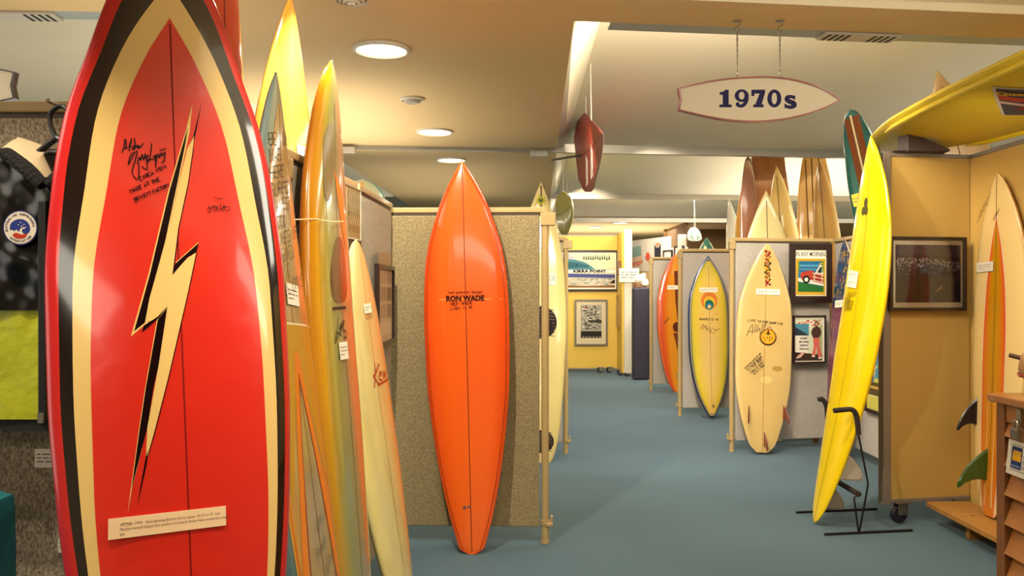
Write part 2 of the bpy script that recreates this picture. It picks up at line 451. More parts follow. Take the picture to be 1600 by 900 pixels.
        o = mb.build(name, m, s.root)
        if label: o['label'] = label
        return o

FIN = smooth_line([(.10, -.012), (.07, .03), (.015, .085), (-.06, .125), (-.085, .12), (-.06, .085), (-.045, .04), (-.05, -.012)], 3)
def scaled(pts, k, kh=None): return [(a * k, b * (kh or k)) for a, b in pts]

# ---------------------------------------------------------------- panels, frames, lights
M_PIPE = mat('enamel_beige', 'b59a68', .38, coat=.2)
M_FABRIC = mat('fabric_olive', '7f7050', .95, noise=(130, 'a69468', .14), bump=(210, .005), sheen=.3)
M_FABRIC_GREY = mat('fabric_grey', 'a59c92', .95, noise=(150, 'c2b8ac', .2), bump=(220, .003), sheen=.2)
M_FABRIC_TWEED = mat('fabric_tweed', '75644d', .95, noise=(200, 'b3a285', .14), bump=(260, .003), sheen=.2, stretch=(1, 1, .55))
M_WALLYEL = mat('booth_yellow', 'bf9c50', .55, noise=(3, 'c29f56', .3))
M_ALU = mat('booth_frame_grey', '8d8377', .4, metal=.3)
M_BLACK = mat('black_plastic', '17120f', .4)
M_STEEL = mat('zinc_steel', 'a8a090', .3, metal=.9)
M_WHITE = mat('white_paint', 'd8cfbb', .6)

def panel(label, a, b, H=1.8, bottom=.09, fabric=M_FABRIC, posts=(1, 1), thick=.035, group='fabric display panels', foot=True):
    """free-standing fabric display panel from floor point a to floor point b"""
    a = Vector((a[0], a[1], 0)); b = Vector((b[0], b[1], 0)); L = (b - a).length; ang = math.atan2(b.y - a.y, b.x - a.x)
    r = thing('display_panel', label, 'panel', a, ang, group)
    MB().box((.03, -thick / 2, bottom), (L - .03, thick / 2, H - .045)).build('fabric_board', fabric, r, bevel=.006)
    MB().box((.0, -.02, H - .03), (L, .02, H)).build('top_rail', M_PIPE, r, bevel=.005)
    MB().box((.02, -.012, H - .047), (L - .02, .012, H - .0305)).build('rail_slot', mat('slot_dark', '4a3c28', .6), r)
    for k, on in enumerate(posts):
        if not on: continue
        x = 0 if k == 0 else L
        p = MB().tube([(x, 0, .1), (x, 0, H - .012)], .021, 14).build('post', M_PIPE, r, smooth=True)
        MB().tube([(x, 0, 0), (x, 0, .1), (x, 0, .101), (x, 0, .125)], [.021, .021, .026, .026], 14).tube([(x, 0, 0), (x, 0, .012)], .024, 14).build('foot', M_PIPE, p, smooth=True)
        sg = 1 if k else -1
        MB().box((x - .026, -.026, H - .1), (x + .03 * sg + .026, .026, H - .03) if sg > 0 else (x + .026, .026, H - .03)).build('connector', M_PIPE, p, bevel=.004)
        MB().box((x + sg * .012 - .006, -.03, .095), (x + sg * .036 + .006, .024, .115)).box((x + sg * .036 - .006, -.02, .1), (x + sg * .036 + .006, .014, .15)).build('connector', M_PIPE, p, bevel=.004)
    return r

def frame(label, c, w, h, rotz, bar, bar_mat, draw, border=None, cat='picture', name='framed_poster', group='framed posters', depth=.025, glass=False, tilt=0.0):
    """framed print on a wall: c = centre, local x right, z up, front towards local -y; draw(art, w, h) fills the print from (0,0) to (w,h)"""
    r = thing(name, label, cat, matrix=Matrix.Translation(c) @ Matrix.Rotation(rotz, 4, 'Z') @ Matrix.Rotation(tilt, 4, 'X'), group=group)
    mb = MB(); x, z = w / 2, h / 2; q = bar
    for pts in ([(-x, -z), (x, -z), (x - q, -z + q), (-x + q, -z + q)], [(x, -z), (x, z), (x - q, z - q), (x - q, -z + q)],
                [(x, z), (-x, z), (-x + q, z - q), (x - q, z - q)], [(-x, z), (-x, -z), (-x + q, -z + q), (-x + q, z - q)]):
        mb.prism(pts, -depth, 0, 'y')
    mb.build('frame', bar_mat, r, bevel=.002)
    MB().box((-x + q, -depth * .45, -z + q), (x - q, -.001, z - q)).build('backing', mat('board_' + (border or 'e3d6bd'), border or 'e3d6bd', .7), r)
    a = Art(lambda u, v, o: (u - x, -depth * .45 - o * .6, v - z))
    draw(a, w, h); a.build('print', r)
    if glass:
        MB().box((-x + q, -depth * .8, -z + q), (x - q, -depth * .75, z - q)).build('glass', GLASS, r)
    return r

def glass_mat():
    m = bpy.data.materials.new('picture_glass'); m.use_nodes = True; nt = m.node_tree; nt.nodes.remove(nt.nodes['Principled BSDF'])
    t = nt.nodes.new('ShaderNodeBsdfTransparent'); g = nt.nodes.new('ShaderNodeBsdfGlossy'); g.inputs['Roughness'].default_value = .03
    fr = nt.nodes.new('ShaderNodeFresnel'); fr.inputs[0].default_value = 1.45; mx = nt.nodes.new('ShaderNodeMixShader')
    nt.links.new(fr.outputs[0], mx.inputs[0]); nt.links.new(t.outputs[0], mx.inputs[1]); nt.links.new(g.outputs[0], mx.inputs[2])
    nt.links.new(mx.outputs[0], nt.nodes['Material Output'].inputs[0]); return m
GLASS = glass_mat()

def plain_card(label, c, w, h, rotz, rows, seed, group='loose caption cards', tone='efe4cf', lettering=None):
    r = thing('caption_card', label, 'card', c, rotz, group)
    MB().box((-w / 2, -.001, -h / 2), (w / 2, .001, h / 2)).build('paper', mat('paper_' + tone, tone, .7), r)
    a = Art(lambda x, y, o: (x, -.0014 - o * .1, y)); rnd = random.Random(seed); lh = h / (rows + 2)
    for i in range(rows):
        a.lines(words(-w * .4, w * .38, h / 2 - lh * (i + 1.4), rnd, lh * .6), lh * .3, ink('6b5f52'))
    a.build('print', r); return r

def castor(parent, x, y, z, R=.05):
    c = MB().box((x - .045, y - .035, z - .008), (x + .045, y + .035, z)).box((x - .032, y - .028, z - .075), (x + .03, y - .022, z - .008)).box((x - .032, y + .022, z - .075), (x + .03, y + .028, z - .008)).build('castor', M_STEEL, parent, bevel=.002)
    zc = R + .001
    w = MB().tube([(x - .015, y - .018, zc), (x - .015, y - .012, zc), (x - .015, y + .012, zc), (x - .015, y + .018, zc)], [R * .9, R, R, R * .9], 20).build('wheel', mat('castor_rubber', '231c2c', .45), c, smooth=True)
    return c

# ================================================================ THE ROOM
ZC = 2.6                                    # soffit height
M_CEIL = mat('ceiling_paint', 'dcba84', .8, noise=(2.2, 'dfbe88', .3))  # same paint as the coffers; the soffit's browner bounce light is put into this tan
M_COFFER = mat('coffer_paint', 'eaddc0', .8, noise=(1.4, 'ecdfc4', .3))
M_BEAMTRIM = mat('duct_grey_blue', 'a3aaa6', .5)
M_RAIL = mat('rail_aluminium', '9a9488', .35, metal=.5)
M_CARPET = mat('carpet_blue_grey', '2b4657', .97, noise=(260, '426474', .16), bump=(420, .002), sheen=.15)
struct(MB().box((-7, -4, -.05), (8, 22, 0)), 'floor', M_CARPET)
xl = lambda Y: -1.87 + .0308 * Y
xr = lambda Y: .165 + .0308 * Y
def far_edge(X): return 3.75 + (.12 if X > 0 else .05) * X
rows_ = [lambda X: .3, lambda X: far_edge(X) - .33, far_edge, lambda X: 7.22 + .12 * X, lambda X: 10.9 + .09 * X, lambda X: 14.7 + .05 * X]
def solve(fn, xf):
    Y = 5.0
    for _ in range(30): Y = fn(xf(Y))
    return Y
soffit = MB()
soffit.add([(xl(-4), -4, ZC), (xr(-4), -4, ZC), (xr(15), 15, ZC), (xl(15), 15, ZC)], [(0, 1, 2, 3)])
soffit.add([(xl(-4), -4, 3.3), (xr(-4), -4, 3.3), (xr(15), 15, 3.3), (xl(15), 15, 3.3)], [(0, 1, 2, 3)])
struct(soffit, 'ceiling', M_CEIL)
# near ceiling, underside of the near beam, far ceiling
flat = MB()
for xa, xb in ((xr, lambda Y: 8), (xl, lambda Y: -7)):
    flat.add([(xa(-4), -4, ZC), (xb(0), -4, ZC), (xb(0), .3, ZC), (xa(.3), .3, ZC)], [(0, 1, 2, 3)])
    y1 = solve(rows_[1], xa); y2 = solve(rows_[2], xa); X = xb(0)
    flat.add([(xa(y1), y1, ZC), (X, rows_[1](X), ZC), (X, rows_[2](X), ZC), (xa(y2), y2, ZC)], [(0, 1, 2, 3)])
flat.add([(-7, 14.35, ZC), (8, 15.1, ZC), (8, 22, ZC), (-7, 22, ZC)], [(0, 1, 2, 3)])
struct(flat, 'ceiling', M_CEIL)
# sloping coffers that rise from each rail towards the viewer, with splayed reveals along the soffit
cof = MB(); rev = MB()
for side, (xa, X) in enumerate(((xr, 8.0), (xl, -7.0))):
    sg = 1 if side == 0 else -1
    for k, (fa, fb) in enumerate(((rows_[0], rows_[1]), (rows_[2], rows_[3]), (rows_[3], rows_[4]), (rows_[4], rows_[5]))):
        ya = solve(fa, xa); yb = solve(fb, xa); za, zb = 3.12, 2.64
        ta = xa(ya) + sg * .27; tb = xa(yb) + sg * .07
        cof.add([(ta, ya, za), (X, fa(X), za), (X, fb(X), zb), (tb, yb, zb)], [(0, 1, 2, 3)])
        cof.add([(xa(yb), yb, ZC), (X, fb(X), ZC), (X, fb(X), 3.12), (xa(yb), yb, 3.12)], [(0, 1, 2, 3)])
        rev.add([(xa(ya), ya, ZC), (xa(yb), yb, ZC), (tb, yb, zb), (ta, ya, za)], [(0, 1, 2, 3)])
        rev.add([(xa(ya), ya, ZC), (X, fa(X), ZC), (X, fa(X), za), (ta, ya, za)], [(0, 1, 2, 3)])
struct(cof, 'ceiling', M_COFFER)
struct(rev, 'trim_1', mat('reveal_white', 'e2d8c0', .6))
# grey-blue duct strip on the far side of the near beam, both sides of the soffit
def strip(xs, w, m, name, dz=.0, h=.03):
    mb = MB(); n = len(xs)
    mb.v = [(x, far_edge(x) + a, ZC + b + dz) for x in xs for a, b in ((0, 0), (w, 0), (w, h), (0, h))]
    for i in range(n - 1):
        for k in range(4): mb.f.append((4 * i + k, 4 * i + (k + 1) % 4, 4 * i + 4 + (k + 1) % 4, 4 * i + 4 + k))
    mb.f += [(0, 1, 2, 3), tuple(4 * n - 4 + k for k in range(4))]; return struct(mb, name, m)
strip([.45, 2, 4, 8], .11, M_BEAMTRIM, 'trim_2'); strip([-7, -3, -1.78], .11, M_BEAMTRIM, 'trim_2')
for n, fn, x0, x1, dz in ((3, rows_[3], -1.62, 8, .0), (4, rows_[4], .5, 8, .0), (4, rows_[4], -7, -1.53, .0), (5, rows_[5], .6, 8, 0), (3, rows_[3], -7, -1.65, 0), (5, rows_[5], -7, -1.4, 0)):
    mb = MB(); v = []
    for x in (x0, x1): v += [(x, fn(x) - .035, ZC - .028), (x, fn(x) + .02, ZC - .028), (x, fn(x) + .02, ZC + .05), (x, fn(x) - .035, ZC + .05)]
    mb.add(v, [(0, 1, 2, 3), (4, 5, 6, 7), (0, 1, 5, 4), (1, 2, 6, 5), (2, 3, 7, 6), (3, 0, 4, 7)])
    struct(mb, 'trim_%d' % n, M_RAIL)
M_WALL = mat('wall_cream', 'cfbf9c', .8)
struct(MB().box((-7.1, 1.5, 0), (-7, 22, 3.3)), 'wall_left', M_WALL)
struct(MB().box((-7.1, -4.1, 0), (8.1, -4, 3.3)), 'wall_front', M_WALL)
struct(MB().box((8, -4, 0), (8.1, 22, 3.3)), 'wall_right', mat('wall_pale', 'e6dfcc', .8))
struct(MB().box((-7.1, 22, 0), (8.1, 22.1, 3.3)), 'wall_back', mat('wall_pale', 'e6dfcc', .8))
struct(MB().box((-7.1, -4.1, 3.3), (8.1, 22.1, 3.35)), 'ceiling', M_WALL)
# brown room seen through the far opening, its dimness put into the colour
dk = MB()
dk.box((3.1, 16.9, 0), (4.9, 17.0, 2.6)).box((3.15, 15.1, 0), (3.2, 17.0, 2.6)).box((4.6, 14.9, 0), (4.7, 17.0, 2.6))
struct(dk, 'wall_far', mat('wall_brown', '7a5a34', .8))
struct(MB().box((2.52, 12.55, 0), (2.63, 12.65, 2.21)), 'trim_6', mat('column_white', 'd5cfc0', .6))
# wall of the booth at the left behind the orange board is made of panels (below)

# ---------------------------------------------------------------- ceiling fittings
M_GLOW = mat('lamp_glow', (1, .86, .6), .5, emit=5.5)
def downlight(x, y, d, label, lit=True, group='recessed ceiling downlights', power=30):
    r = thing('ceiling_downlight' if lit else 'smoke_detector', label, 'ceiling light' if lit else 'detector', (x, y, ZC), 0, group if lit else None)
    R = d / 2
    MB().lathe([(R * .86, -.004), (R * .9, -.016), (R, -.012), (R * 1.02, 0)], 32).build('trim_ring', M_WHITE, r, smooth=True)
    if lit:
        MB().lathe([(0, -.0115), (R * .5, -.0115), (R * .87, -.006)], 32).build('diffuser', M_GLOW, r)
        spot((x, y, ZC - .04), (x, y, 0), power, 150, .6, .08)
    else:
        MB().lathe([(0, -.03), (R * .55, -.03), (R * .75, -.016), (R * .88, -.008)], 32).build('cover', mat('detector_grey', 'a79c86', .6), r, smooth=True)
downlight(-.662, 4.22, .285, 'largest lit round downlight nearest in the brown soffit')
downlight(-.598, 6.42, .285, 'second lit round downlight, above the orange surfboard')
downlight(-.57, 7.81, .285, 'third lit round downlight, just behind the nose of the orange surfboard')
downlight(1.98, 15.2, .3, 'small lit downlight in far low ceiling over yellow wall', power=16)
downlight(1.62, 16.2, .3, 'farthest lit downlight left of the one over yellow wall', power=16)
downlight(-.638, 5.32, .155, 'unlit pale round detector between two downlights in the soffit', lit=False)
r = thing('round_air_vent', 'round louvred air vent at top edge of photo in soffit', 'vent', (-.672, 3.49, ZC))
for k in range(4):
    MB().lathe([(.074 - .018 * k, -.004 - .006 * k), (.067 - .018 * k, -.012 - .006 * k), (.062 - .018 * k, -.006 - .006 * k)], 28).build('louvre_ring', M_WHITE, r, smooth=True)
def slot_vent(x0, x1, label):
    y = far_edge((x0 + x1) / 2); r = thing('slot_air_vent', label, 'vent', ((x0 + x1) / 2, y + .055, ZC - .001), math.atan(.12 if x0 > 0 else .05), 'slot vents in the grey duct strip')
    h = (x1 - x0) / 2
    MB().box((-h, -.052, -.012), (h, .052, 0)).build('vent_body', mat('vent_grey', 'c9c2b2', .5), r, bevel=.002)
    for e in (-1, 1):
        for k in range(4):
            x = e * (h - .03 - .032 * k)
            MB().box((x - .007, -.045, -.0135), (x + .007, .045, -.0122)).build('vent_slot', mat('slot_black', '1c130c', .7), r)
slot_vent(1.475, 1.86, 'pale slot air vent in the duct strip right of hanging decade sign')
slot_vent(-2.6, -2.02, 'pale slot air vent in the duct strip at top left')
for px, py, lab in ((541, 231.5, 'pale grey box on ceiling rail, left one above the carpet partition'), (842, 236.5, 'pale grey box on ceiling rail, right one left of the hanging red board')):
    Y = 7.22; p = P(px, py, Y); Y = rows_[3](p.x) - .06; p = P(px, py, Y)
    q = tag(MB().box((p.x - .075, Y - .025, ZC - .075), (p.x + .075, Y + .02, ZC - .027)).box((p.x - .006, Y - .029, p.z - .004), (p.x + .006, Y - .025, p.z + .008)).build('rail_sensor_box', mat('box_grey', 'b7b1a6', .5), bevel=.004), lab, 'sensor box', 'boxes on the ceiling rail')

# ---------------------------------------------------------------- hanging decade sign
NAVY = ink('26204f')
def sign(center, W, H, label, rim, flip=False, lettering=True, rot=0.0, chains=()):
    r = thing('hanging_sign', label, 'sign', center, rot, 'surfboard-shaped hanging signs')
    sg = -1 if flip else 1
    # unit outline: notched tail at the left, point at the right
    top = [(-.5, .25), (-.40, .335), (-.28, .42), (-.15, .475), (-.02, .50), (.1, .49), (.22, .43), (.33, .32), (.42, .18), (.5, -.01)]
    bot = [(.43, -.15), (.33, -.29), (.2, -.41), (.08, -.475), (-.05, -.5), (-.2, -.46), (-.34, -.37), (-.5, -.235)]
    pts = smooth_line(top, 4) + smooth_line(bot, 4) + [(-.487, 0)]
    pts = [(sg * x * W, z * H) for x, z in pts]
    if flip: pts = pts[::-1]
    MB().prism([(x * .985, z * .965) for x, z in pts], -.009, .009, 'y').build('sign_face', mat('sign_cream', 'd3c7ac', .5), r)
    rb = MB(); n = len(pts); inn = [(x * .975, z * .94) for x, z in pts]
    for h0, h1 in ((-.014, .014),):
        rb.v = [(x, h, z) for h in (h0, h1) for x, z in pts] + [(x, h, z) for h in (h0, h1) for x, z in inn]
        for i in range(n):
            j = (i + 1) % n
            rb.f += [(i, j, n + j, n + i), (2 * n + i, 3 * n + i, 3 * n + j, 2 * n + j), (i, 2 * n + i, 2 * n + j, j), (n + i, n + j, 3 * n + j, 3 * n + i)]
    rb.build('rim', rim, r)
    if lettering:
        for sd in (1,):
            a = Art(lambda x, y, o: (x, -.0094 - o * .2, y)); s = .080; y0 = -.036; x = -.178
            def ring(cx, cy, rx, ry, ix, iy, x):
                o = ellipse(cx, cy, rx, ry, 32); q = ellipse(cx, cy, ix, iy, 32); n = 32
                return ([(x + u * s, y0 + v * s) for u, v in o + q], [(i, (i + 1) % n, n + (i + 1) % n, n + i) for i in range(n)])
            one = [(-.04, 0), (.66, 0), (.66, .16), (.49, .16), (.49, 1), (.3, 1), (.2, .9), (-.02, .86), (-.02, .71), (.15, .71), (.15, .16), (-.04, .16)]
            sev = [(0, 1), (.78, 1), (.78, .84), (.58, .16), (.7, .16), (.7, 0), (.1, 0), (.1, .16), (.22, .16), (.46, .78), (.17, .78), (.17, .64), (0, .64)]
            a.poly([(x + u * s, y0 + v * s) for u, v in one], NAVY)
            a.shape(ring(.4, .66, .4, .36, .16, .22, x + .066), NAVY)
            tail = smooth_line([(.68, .66), (.66, .36), (.5, .12), (.3, .075), (.1, .16)], 6)
            a.shape(ribbon([(x + .066 + u * s, y0 + v * s) for u, v in tail], [(.24 - .08 * i / len(tail)) * s for i in range(len(tail))]), NAVY)
            a.shape(([(x + .066 + (.17 + .11 * math.cos(k * .7)) * s, y0 + (.19 + .11 * math.sin(k * .7)) * s) for k in range(9)], [tuple(range(9))]), NAVY)
            a.poly([(x + .142 + u * s, y0 + v * s) for u, v in sev], NAVY)
            a.shape(ring(.4, .5, .4, .51, .15, .33, x + .214), NAVY)
            ess = smooth_line([(.58, .56), (.42, .64), (.2, .62), (.14, .48), (.3, .36), (.52, .27), (.56, .14), (.4, .05), (.2, .06), (.06, .14)], 5)
            a.shape(ribbon([(x + .29 + u * s * 1.05, y0 - .003 + v * s) for u, v in ess], [(.17 + .1 * math.sin(math.pi * i / len(ess)) ** 2) * s for i in range(len(ess))]), NAVY)
            for bx in ((.55, .47, .63, .7), (.02, 0, .1, .25)):
                a.rect(x + .29 + bx[0] * s, y0 - .003 + bx[1] * s, x + .29 + bx[2] * s, y0 - .003 + bx[3] * s, NAVY)
            a.build('lettering', r)
    for cx, ztop, zb in chains:
        ch = MB(); n = 16; z = zb
        for i in range(n):
            zc = zb + (ztop - zb) * (i + .5) / n; hl = (ztop - zb) / n * .68
            loop = [(hl * .5 * math.cos(a) * .8, hl * math.sin(a)) for a in [2 * math.pi * k / 8 for k in range(9)]]
            ch.tube([(cx + u * (i % 2), u * (1 - i % 2), zc + v) for u, v in loop], .0022, 5, cap=False)
        ch.build('chain', M_STEEL, r, smooth=True)
        hk = MB().tube([(cx + u, 0, ztop + v) for u, v in smooth_line([(.012, .012), (.0, -.006), (-.012, .008), (-.004, .022), (.01, .03), (.012, .04), (.0, .048), (-.012, .044)], 4)], .003, 6)
        hk.box((cx - .018, -.012, ztop + .047), (cx + .018, .012, ztop + .051)).build('ceiling_hook', M_STEEL, r, smooth=True)
RIM = mat('sign_rim_red', '8e2a1c', .35, coat=.3)
p = P(1185.5, 156, 3.78)
sign(p, .738, .207, 'cream surfboard-shaped sign with red rim reading 1970s, hung on chains', RIM,
     chains=[(P(1152, 0, 3.78).x - p.x, ZC - p.z - .052, .1), (P(1218.5, 0, 3.78).x - p.x, ZC - p.z - .052, .099)])
p = P(27, 135, 3.3)
sign((p.x - .42, 3.3, p.z), .84, .215, 'pale surfboard-shaped hanging sign with dark rim, tail showing at left edge', mat('sign_rim_dark', '2a1512', .35, coat=.3), flip=True, lettering=False,
     chains=[(-.15, ZC - p.z - .052, .09), (.12, ZC - p.z - .052, .09)])

# ---------------------------------------------------------------- fabric panels
panel('grey tweed display panel behind the black and yellow jacket', (-2.2, 2.25), (-.86, 2.25), 1.885, fabric=M_FABRIC_TWEED, posts=(1, 1))
panel('olive carpet panel running into depth behind the left boards, nearer half', (-.755, 2.75), (-.69, 3.62), 1.845, posts=(1, 0))
panel('olive carpet panel running into depth, far half with narrow framed print', (-.688, 3.66), (-.665, 4.5), 1.845, posts=(0, 0))
panel('olive carpet panel facing the aisle behind the orange surfboard', (-.70, 4.56), (.18, 4.53), 1.826, posts=(0, 1))
panel('grey panel behind the cream board with the black traction pad', (-.75, 7.05), (.452, 7.0), 1.82, fabric=M_FABRIC_GREY)
panel('grey panel with two framed posters behind the cream three-fin board', (1.872, 7.09), (2.79, 7.25), 1.82, fabric=M_FABRIC_GREY, posts=(1, 0))
panel('grey panel running towards the viewer right of the two framed posters', (2.815, 7.24), (2.80, 5.75), 1.82, fabric=M_FABRIC_GREY, posts=(0, 0))
panel('grey panel behind the yellow board with the blue rim', (1.826, 9.05), (2.9, 9.15), 1.82, fabric=M_FABRIC_GREY)
panel('grey panel behind the orange-red board, farthest fabric panel on the right', (1.895, 11.35), (2.9, 11.45), 1.82, fabric=M_FABRIC_GREY)

# ---------------------------------------------------------------- yellow booth on the right
def booth_wall(label, a, b, z0, z1, castors=(), thick=.05, ends=(1, 1), post=.05, m=M_WALLYEL):
    a = Vector((a[0], a[1], 0)); b = Vector((b[0], b[1], 0)); L = (b - a).length; ang = math.atan2(b.y - a.y, b.x - a.x)
    r = thing('booth_wall', label, 'partition', a, ang, 'yellow partition walls')
    MB().box((0, -thick * .4, z0 + .01), (L, thick * .4, z1 - .01)).build('board', m, r)
    MB().box((0, -thick * .5, z1 - .025), (L, thick * .5, z1)).build('top_rail', M_ALU, r, bevel=.003)
    MB().box((0, -thick * .5, z0), (L, thick * .5, z0 + .022)).build('bottom_rail', M_ALU, r, bevel=.003)
    for k, on in enumerate(ends):
        if on:
            x = (0, L)[k]; sg = 1 - 2 * k
            MB().box((min(x, x + sg * post), -thick * .55, z0 - .012), (max(x, x + sg * post), thick * .55, z1 + .001)).build('post', M_ALU, r, bevel=.004)
    for c in castors: castor(r, c, 0, z0)
    return r
booth_wall('yellow wheeled partition with a dark framed wave photograph on it', (2.172, 4.9), (2.735, 5.0), .125, 2.185, castors=(.13, .52), ends=(1, 0))
booth_wall('yellow partition on right with the cream and orange board leaning on it', (2.765, 5.03), (2.72, 2.0), .06, 2.185, castors=(.4, 2.6), ends=(0, 0))
def deep(a, w, h):
    a.rect(.012, .012, w - .012, h - .012, ink('d8ccb4')); x0, y0, x1, y1 = .045, .052, w - .035, h - .05
    a.rect(x0 - .006, y0 - .006, x1 + .006, y1 + .006, ink('f0e6d2')); a.rect(x0 - .0035, y0 - .0035, x1 + .0035, y1 + .0035, ink('4a3f48'))
    a.rect(x0, y0, x1, y1, ink('2a2236', .12))
    a.poly([(x0, y1), (x1, y1), (x1, y1 - .07), (x0 + .2, y1 - .055), (x0, y1 - .06)], ink('3d3850', .12))
    rnd = random.Random(5)
    for k in range(330):
        u = rnd.random(); x = x0 + .004 + u * (x1 - x0 - .01); y = y1 - .075 - abs(rnd.gauss(0, .035)) - .05 * max(0, u - .55)
        s = rnd.uniform(.0016, .0046); a.shape(([(x - s, y), (x, y - s * .7), (x + s, y), (x, y + s * .7)], [(0, 1, 2, 3)]), ink('d4cede'), .003)
    for k in range(60):
        x = x1 - .13 + rnd.random() * .12; y = y0 + .06 + (x - x1 + .13) * .6 + rnd.random() * .07; s = rnd.uniform(.004, .012)
        a.shape(([(x - s, y - s), (x + s, y), (x + s * .8, y + s * .35)], [(0, 1, 2)]), ink('5a4c4c'), .0035)
    a.poly([(x1 - .17, y0 + .055), (x1 - .13, y0 + .075), (x1 - .115, y0 + .1), (x1 - .14, y0 + .085)], ink('d0a070'), .004)
frame('wave photograph at night in dark frame with white mount on yellow partition', P(1447, 428, 4.9) + Vector((0, -.002, 0)), .5, .435, math.atan(.1 / .58), .02, mat('frame_dark', '26140f', .4, coat=.3), deep, 'd8ccb4', group='framed posters', glass=True)
M_PLY = mat('plywood', 'b07f3e', .55, noise=(3, '96662c', .3), stretch=(1, 14, 14))
r = thing('plinth_board', 'low plywood plinth board along the foot of right yellow partition', 'plinth', (0, 0, 0))
MB().box((2.45, 2.6, .095), (2.71, 4.93, .125)).build('deck_board', M_PLY, r, bevel=.003)
for y in (2.8, 3.7, 4.6): MB().box((2.52, y - .02, 0), (2.68, y + .02, .095)).build('bearer', M_PLY, r)
for x, y in ((2.56, 4.62), (2.62, 4.2)): MB().lathe([(0, .1258), (.012, .1258)], 10, M=Matrix.Translation((x, y, 0))).build('knot', ink('6b4218'), r)

# ---------------------------------------------------------------- far yellow wall and what surrounds it
r = booth_wall('far yellow wheeled partition wall with two surf posters', (.55, 13.8), (1.77, 13.8), .055, 2.29, ends=(0, 0), m=mat('far_yellow', 'e2ba4a', .55))
for x in (.92, 1.07): castor(r, x, -.05, .1)
MB().box((1.19, -.62, .055), (1.225, -.02, 2.29)).build('return_board', mat('far_yellow', 'e2ba4a', .55), r)
MB().box((1.225, -.66, .055), (1.345, -.54, 2.33)).build('post', M_WHITE, r)
castor(r, 1.29, -.62, .1); castor(r, 1.2, -.45, .1)
def kirra(a, w, h):
    a.rect(.03, .03, w - .03, h - .03, ink('efe2cb')); x0, x1 = .055, w - .055; ym = h * .45
    a.rect(x0, ym + .05, x1, h - .06, ink('b8b3b4')); a.poly([(x0 + .2, h - .06), (x1, h - .06), (x1, ym + .06), (x0 + .5, ym + .06)], ink('e8dcae'))
    a.poly(smooth_line([(x0, ym + .05), (x0, h - .17), (x0 + .2, h - .15), (x0 + .42, h - .19), (x0 + .55, h - .26), (x0 + .62, ym + .05)], 4), ink('4f7f88'))
    a.poly(smooth_line([(x0, ym + .07), (x0, h - .21), (x0 + .25, h - .2), (x0 + .45, h - .24), (x0 + .5, h - .28), (x0 + .3, ym + .08)], 4), ink('35616c'))
    rnd = random.Random(3)
    for k in range(12):
        x = x0 + .42 + k * .038; b = h - .1 - rnd.random() * .02; a.poly([(x, b - .05), (x + .03, b - .05), (x + .02, b + .02), (x + .01, b + .02)], ink('3c4a44'))
    for k in range(3): a.poly([(x0 + .12 + k * .18, h - .23 - .02 * k), (x0 + .14 + k * .18, h - .21 - .02 * k), (x0 + .15 + k * .18, h - .25 - .02 * k)], ink('1c2428'))
    a.rect(x0, ym - .005, x1, ym + .045, ink('f4ead2'))
    v, f = text2d('KIRRA POINT', .062, (w * .55, ym + .022), bold=.0035, sx=1.45); a.shape((v, f), ink('1a1416'))
    a.rect(x0, .06, x1, ym - .005, ink('c6b8a0')); a.poly([(x0, ym - .01), (x1, ym - .03), (x1, ym - .09), (x0, ym - .07)], ink('4a4f86'))
    for k in range(40):
        x = x0 + rnd.random() * (x1 - x0 - .08); y = .1 + rnd.random() * .1; a.poly([(x, y), (x + .08, y + .006), (x + .03, y + .022)], ink(rnd.choice(['e9e2d6', '8fa396', 'a4957c', '6f8a86'])))
    a.poly([(x0, .06), (x1, .06), (x1, .1), (x0 + .45, .085), (x0, .11)], ink('8c5f34')); a.poly([(x1 - .09, .13), (x1, .13), (x1, .2), (x1 - .05, .17)], ink('2b2a22'))
frame('wide dark framed KIRRA POINT wave poster on far yellow wall', P(916, 423, 13.77), 1.06, .68, 0, .035, mat('frame_dark', '26140f', .4, coat=.3), kirra, 'efe2cb')
def storm(a, w, h):
    a.rect(.03, .03, w - .03, h - .03, ink('d3c29e')); x0, y0, x1, y1 = .1, .13, w - .1, h - .09; a.rect(x0, y0, x1, y1, ink('a39c88')); rnd = random.Random(8)
    for k in range(160):
        x = x0 + rnd.random() * (x1 - x0 - .05); y = y0 + .13 + rnd.random() * (y1 - y0 - .16); a.poly([(x, y), (x + .05, y + .012), (x + .015, y + .025)], ink(rnd.choice(['cfc8b4', '6f6a5c', '8b8574', '504c42', 'ddd6c2'])), .003)
    a.poly([(x0 + .1, y0 + .27), (x1, y0 + .24), (x1, y0 + .3), (x0 + .2, y0 + .29)], ink('3c382f'), .004); a.rect(x0, y0, x1, y0 + .11, ink('2c2822'), .004)
    for k in range(6): a.rect(x0 + .03 + k * .055, y0 + .015, x0 + .06 + k * .055, y0 + .022, ink('d8cfb8'), .0045)
    for k in range(2): a.rect(x0 + .02, y1 - .05 - k * .03, x0 + .12, y1 - .035 - k * .03, ink(('a2402c', 'e8e0cc')[k]), .0045)
frame('grey metal framed stormy sea poster under the KIRRA POINT poster', P(923.5, 504, 13.77), .545, .765, 0, .03, mat('frame_pewter', '7d7568', .35, metal=.6), storm, 'd3c29e')
for k, (yy, h, hh, col) in enumerate(((419, .23, .02, '8c5a2e'), (486, .52, .03, 'a87f35'))):
    frame(('brown framed print seen edge-on beside far white post', 'gold framed print seen edge-on below the brown one')[k], Vector((1.738, 13.42 + .1 * k, P(0, yy, 13.4).z)), .3, h, -math.pi / 2, .03, mat('frame_%s' % col, col, .4), lambda a, w, h: a.rect(.03, .03, w - .03, h - .03, ink('c9b183')), 'c9b183')
plain_card('cream notice card with three lines beside the far white post', P(983, 430, 13.1), .31, .215, 0, 3, 4, tone='f3e6cc')
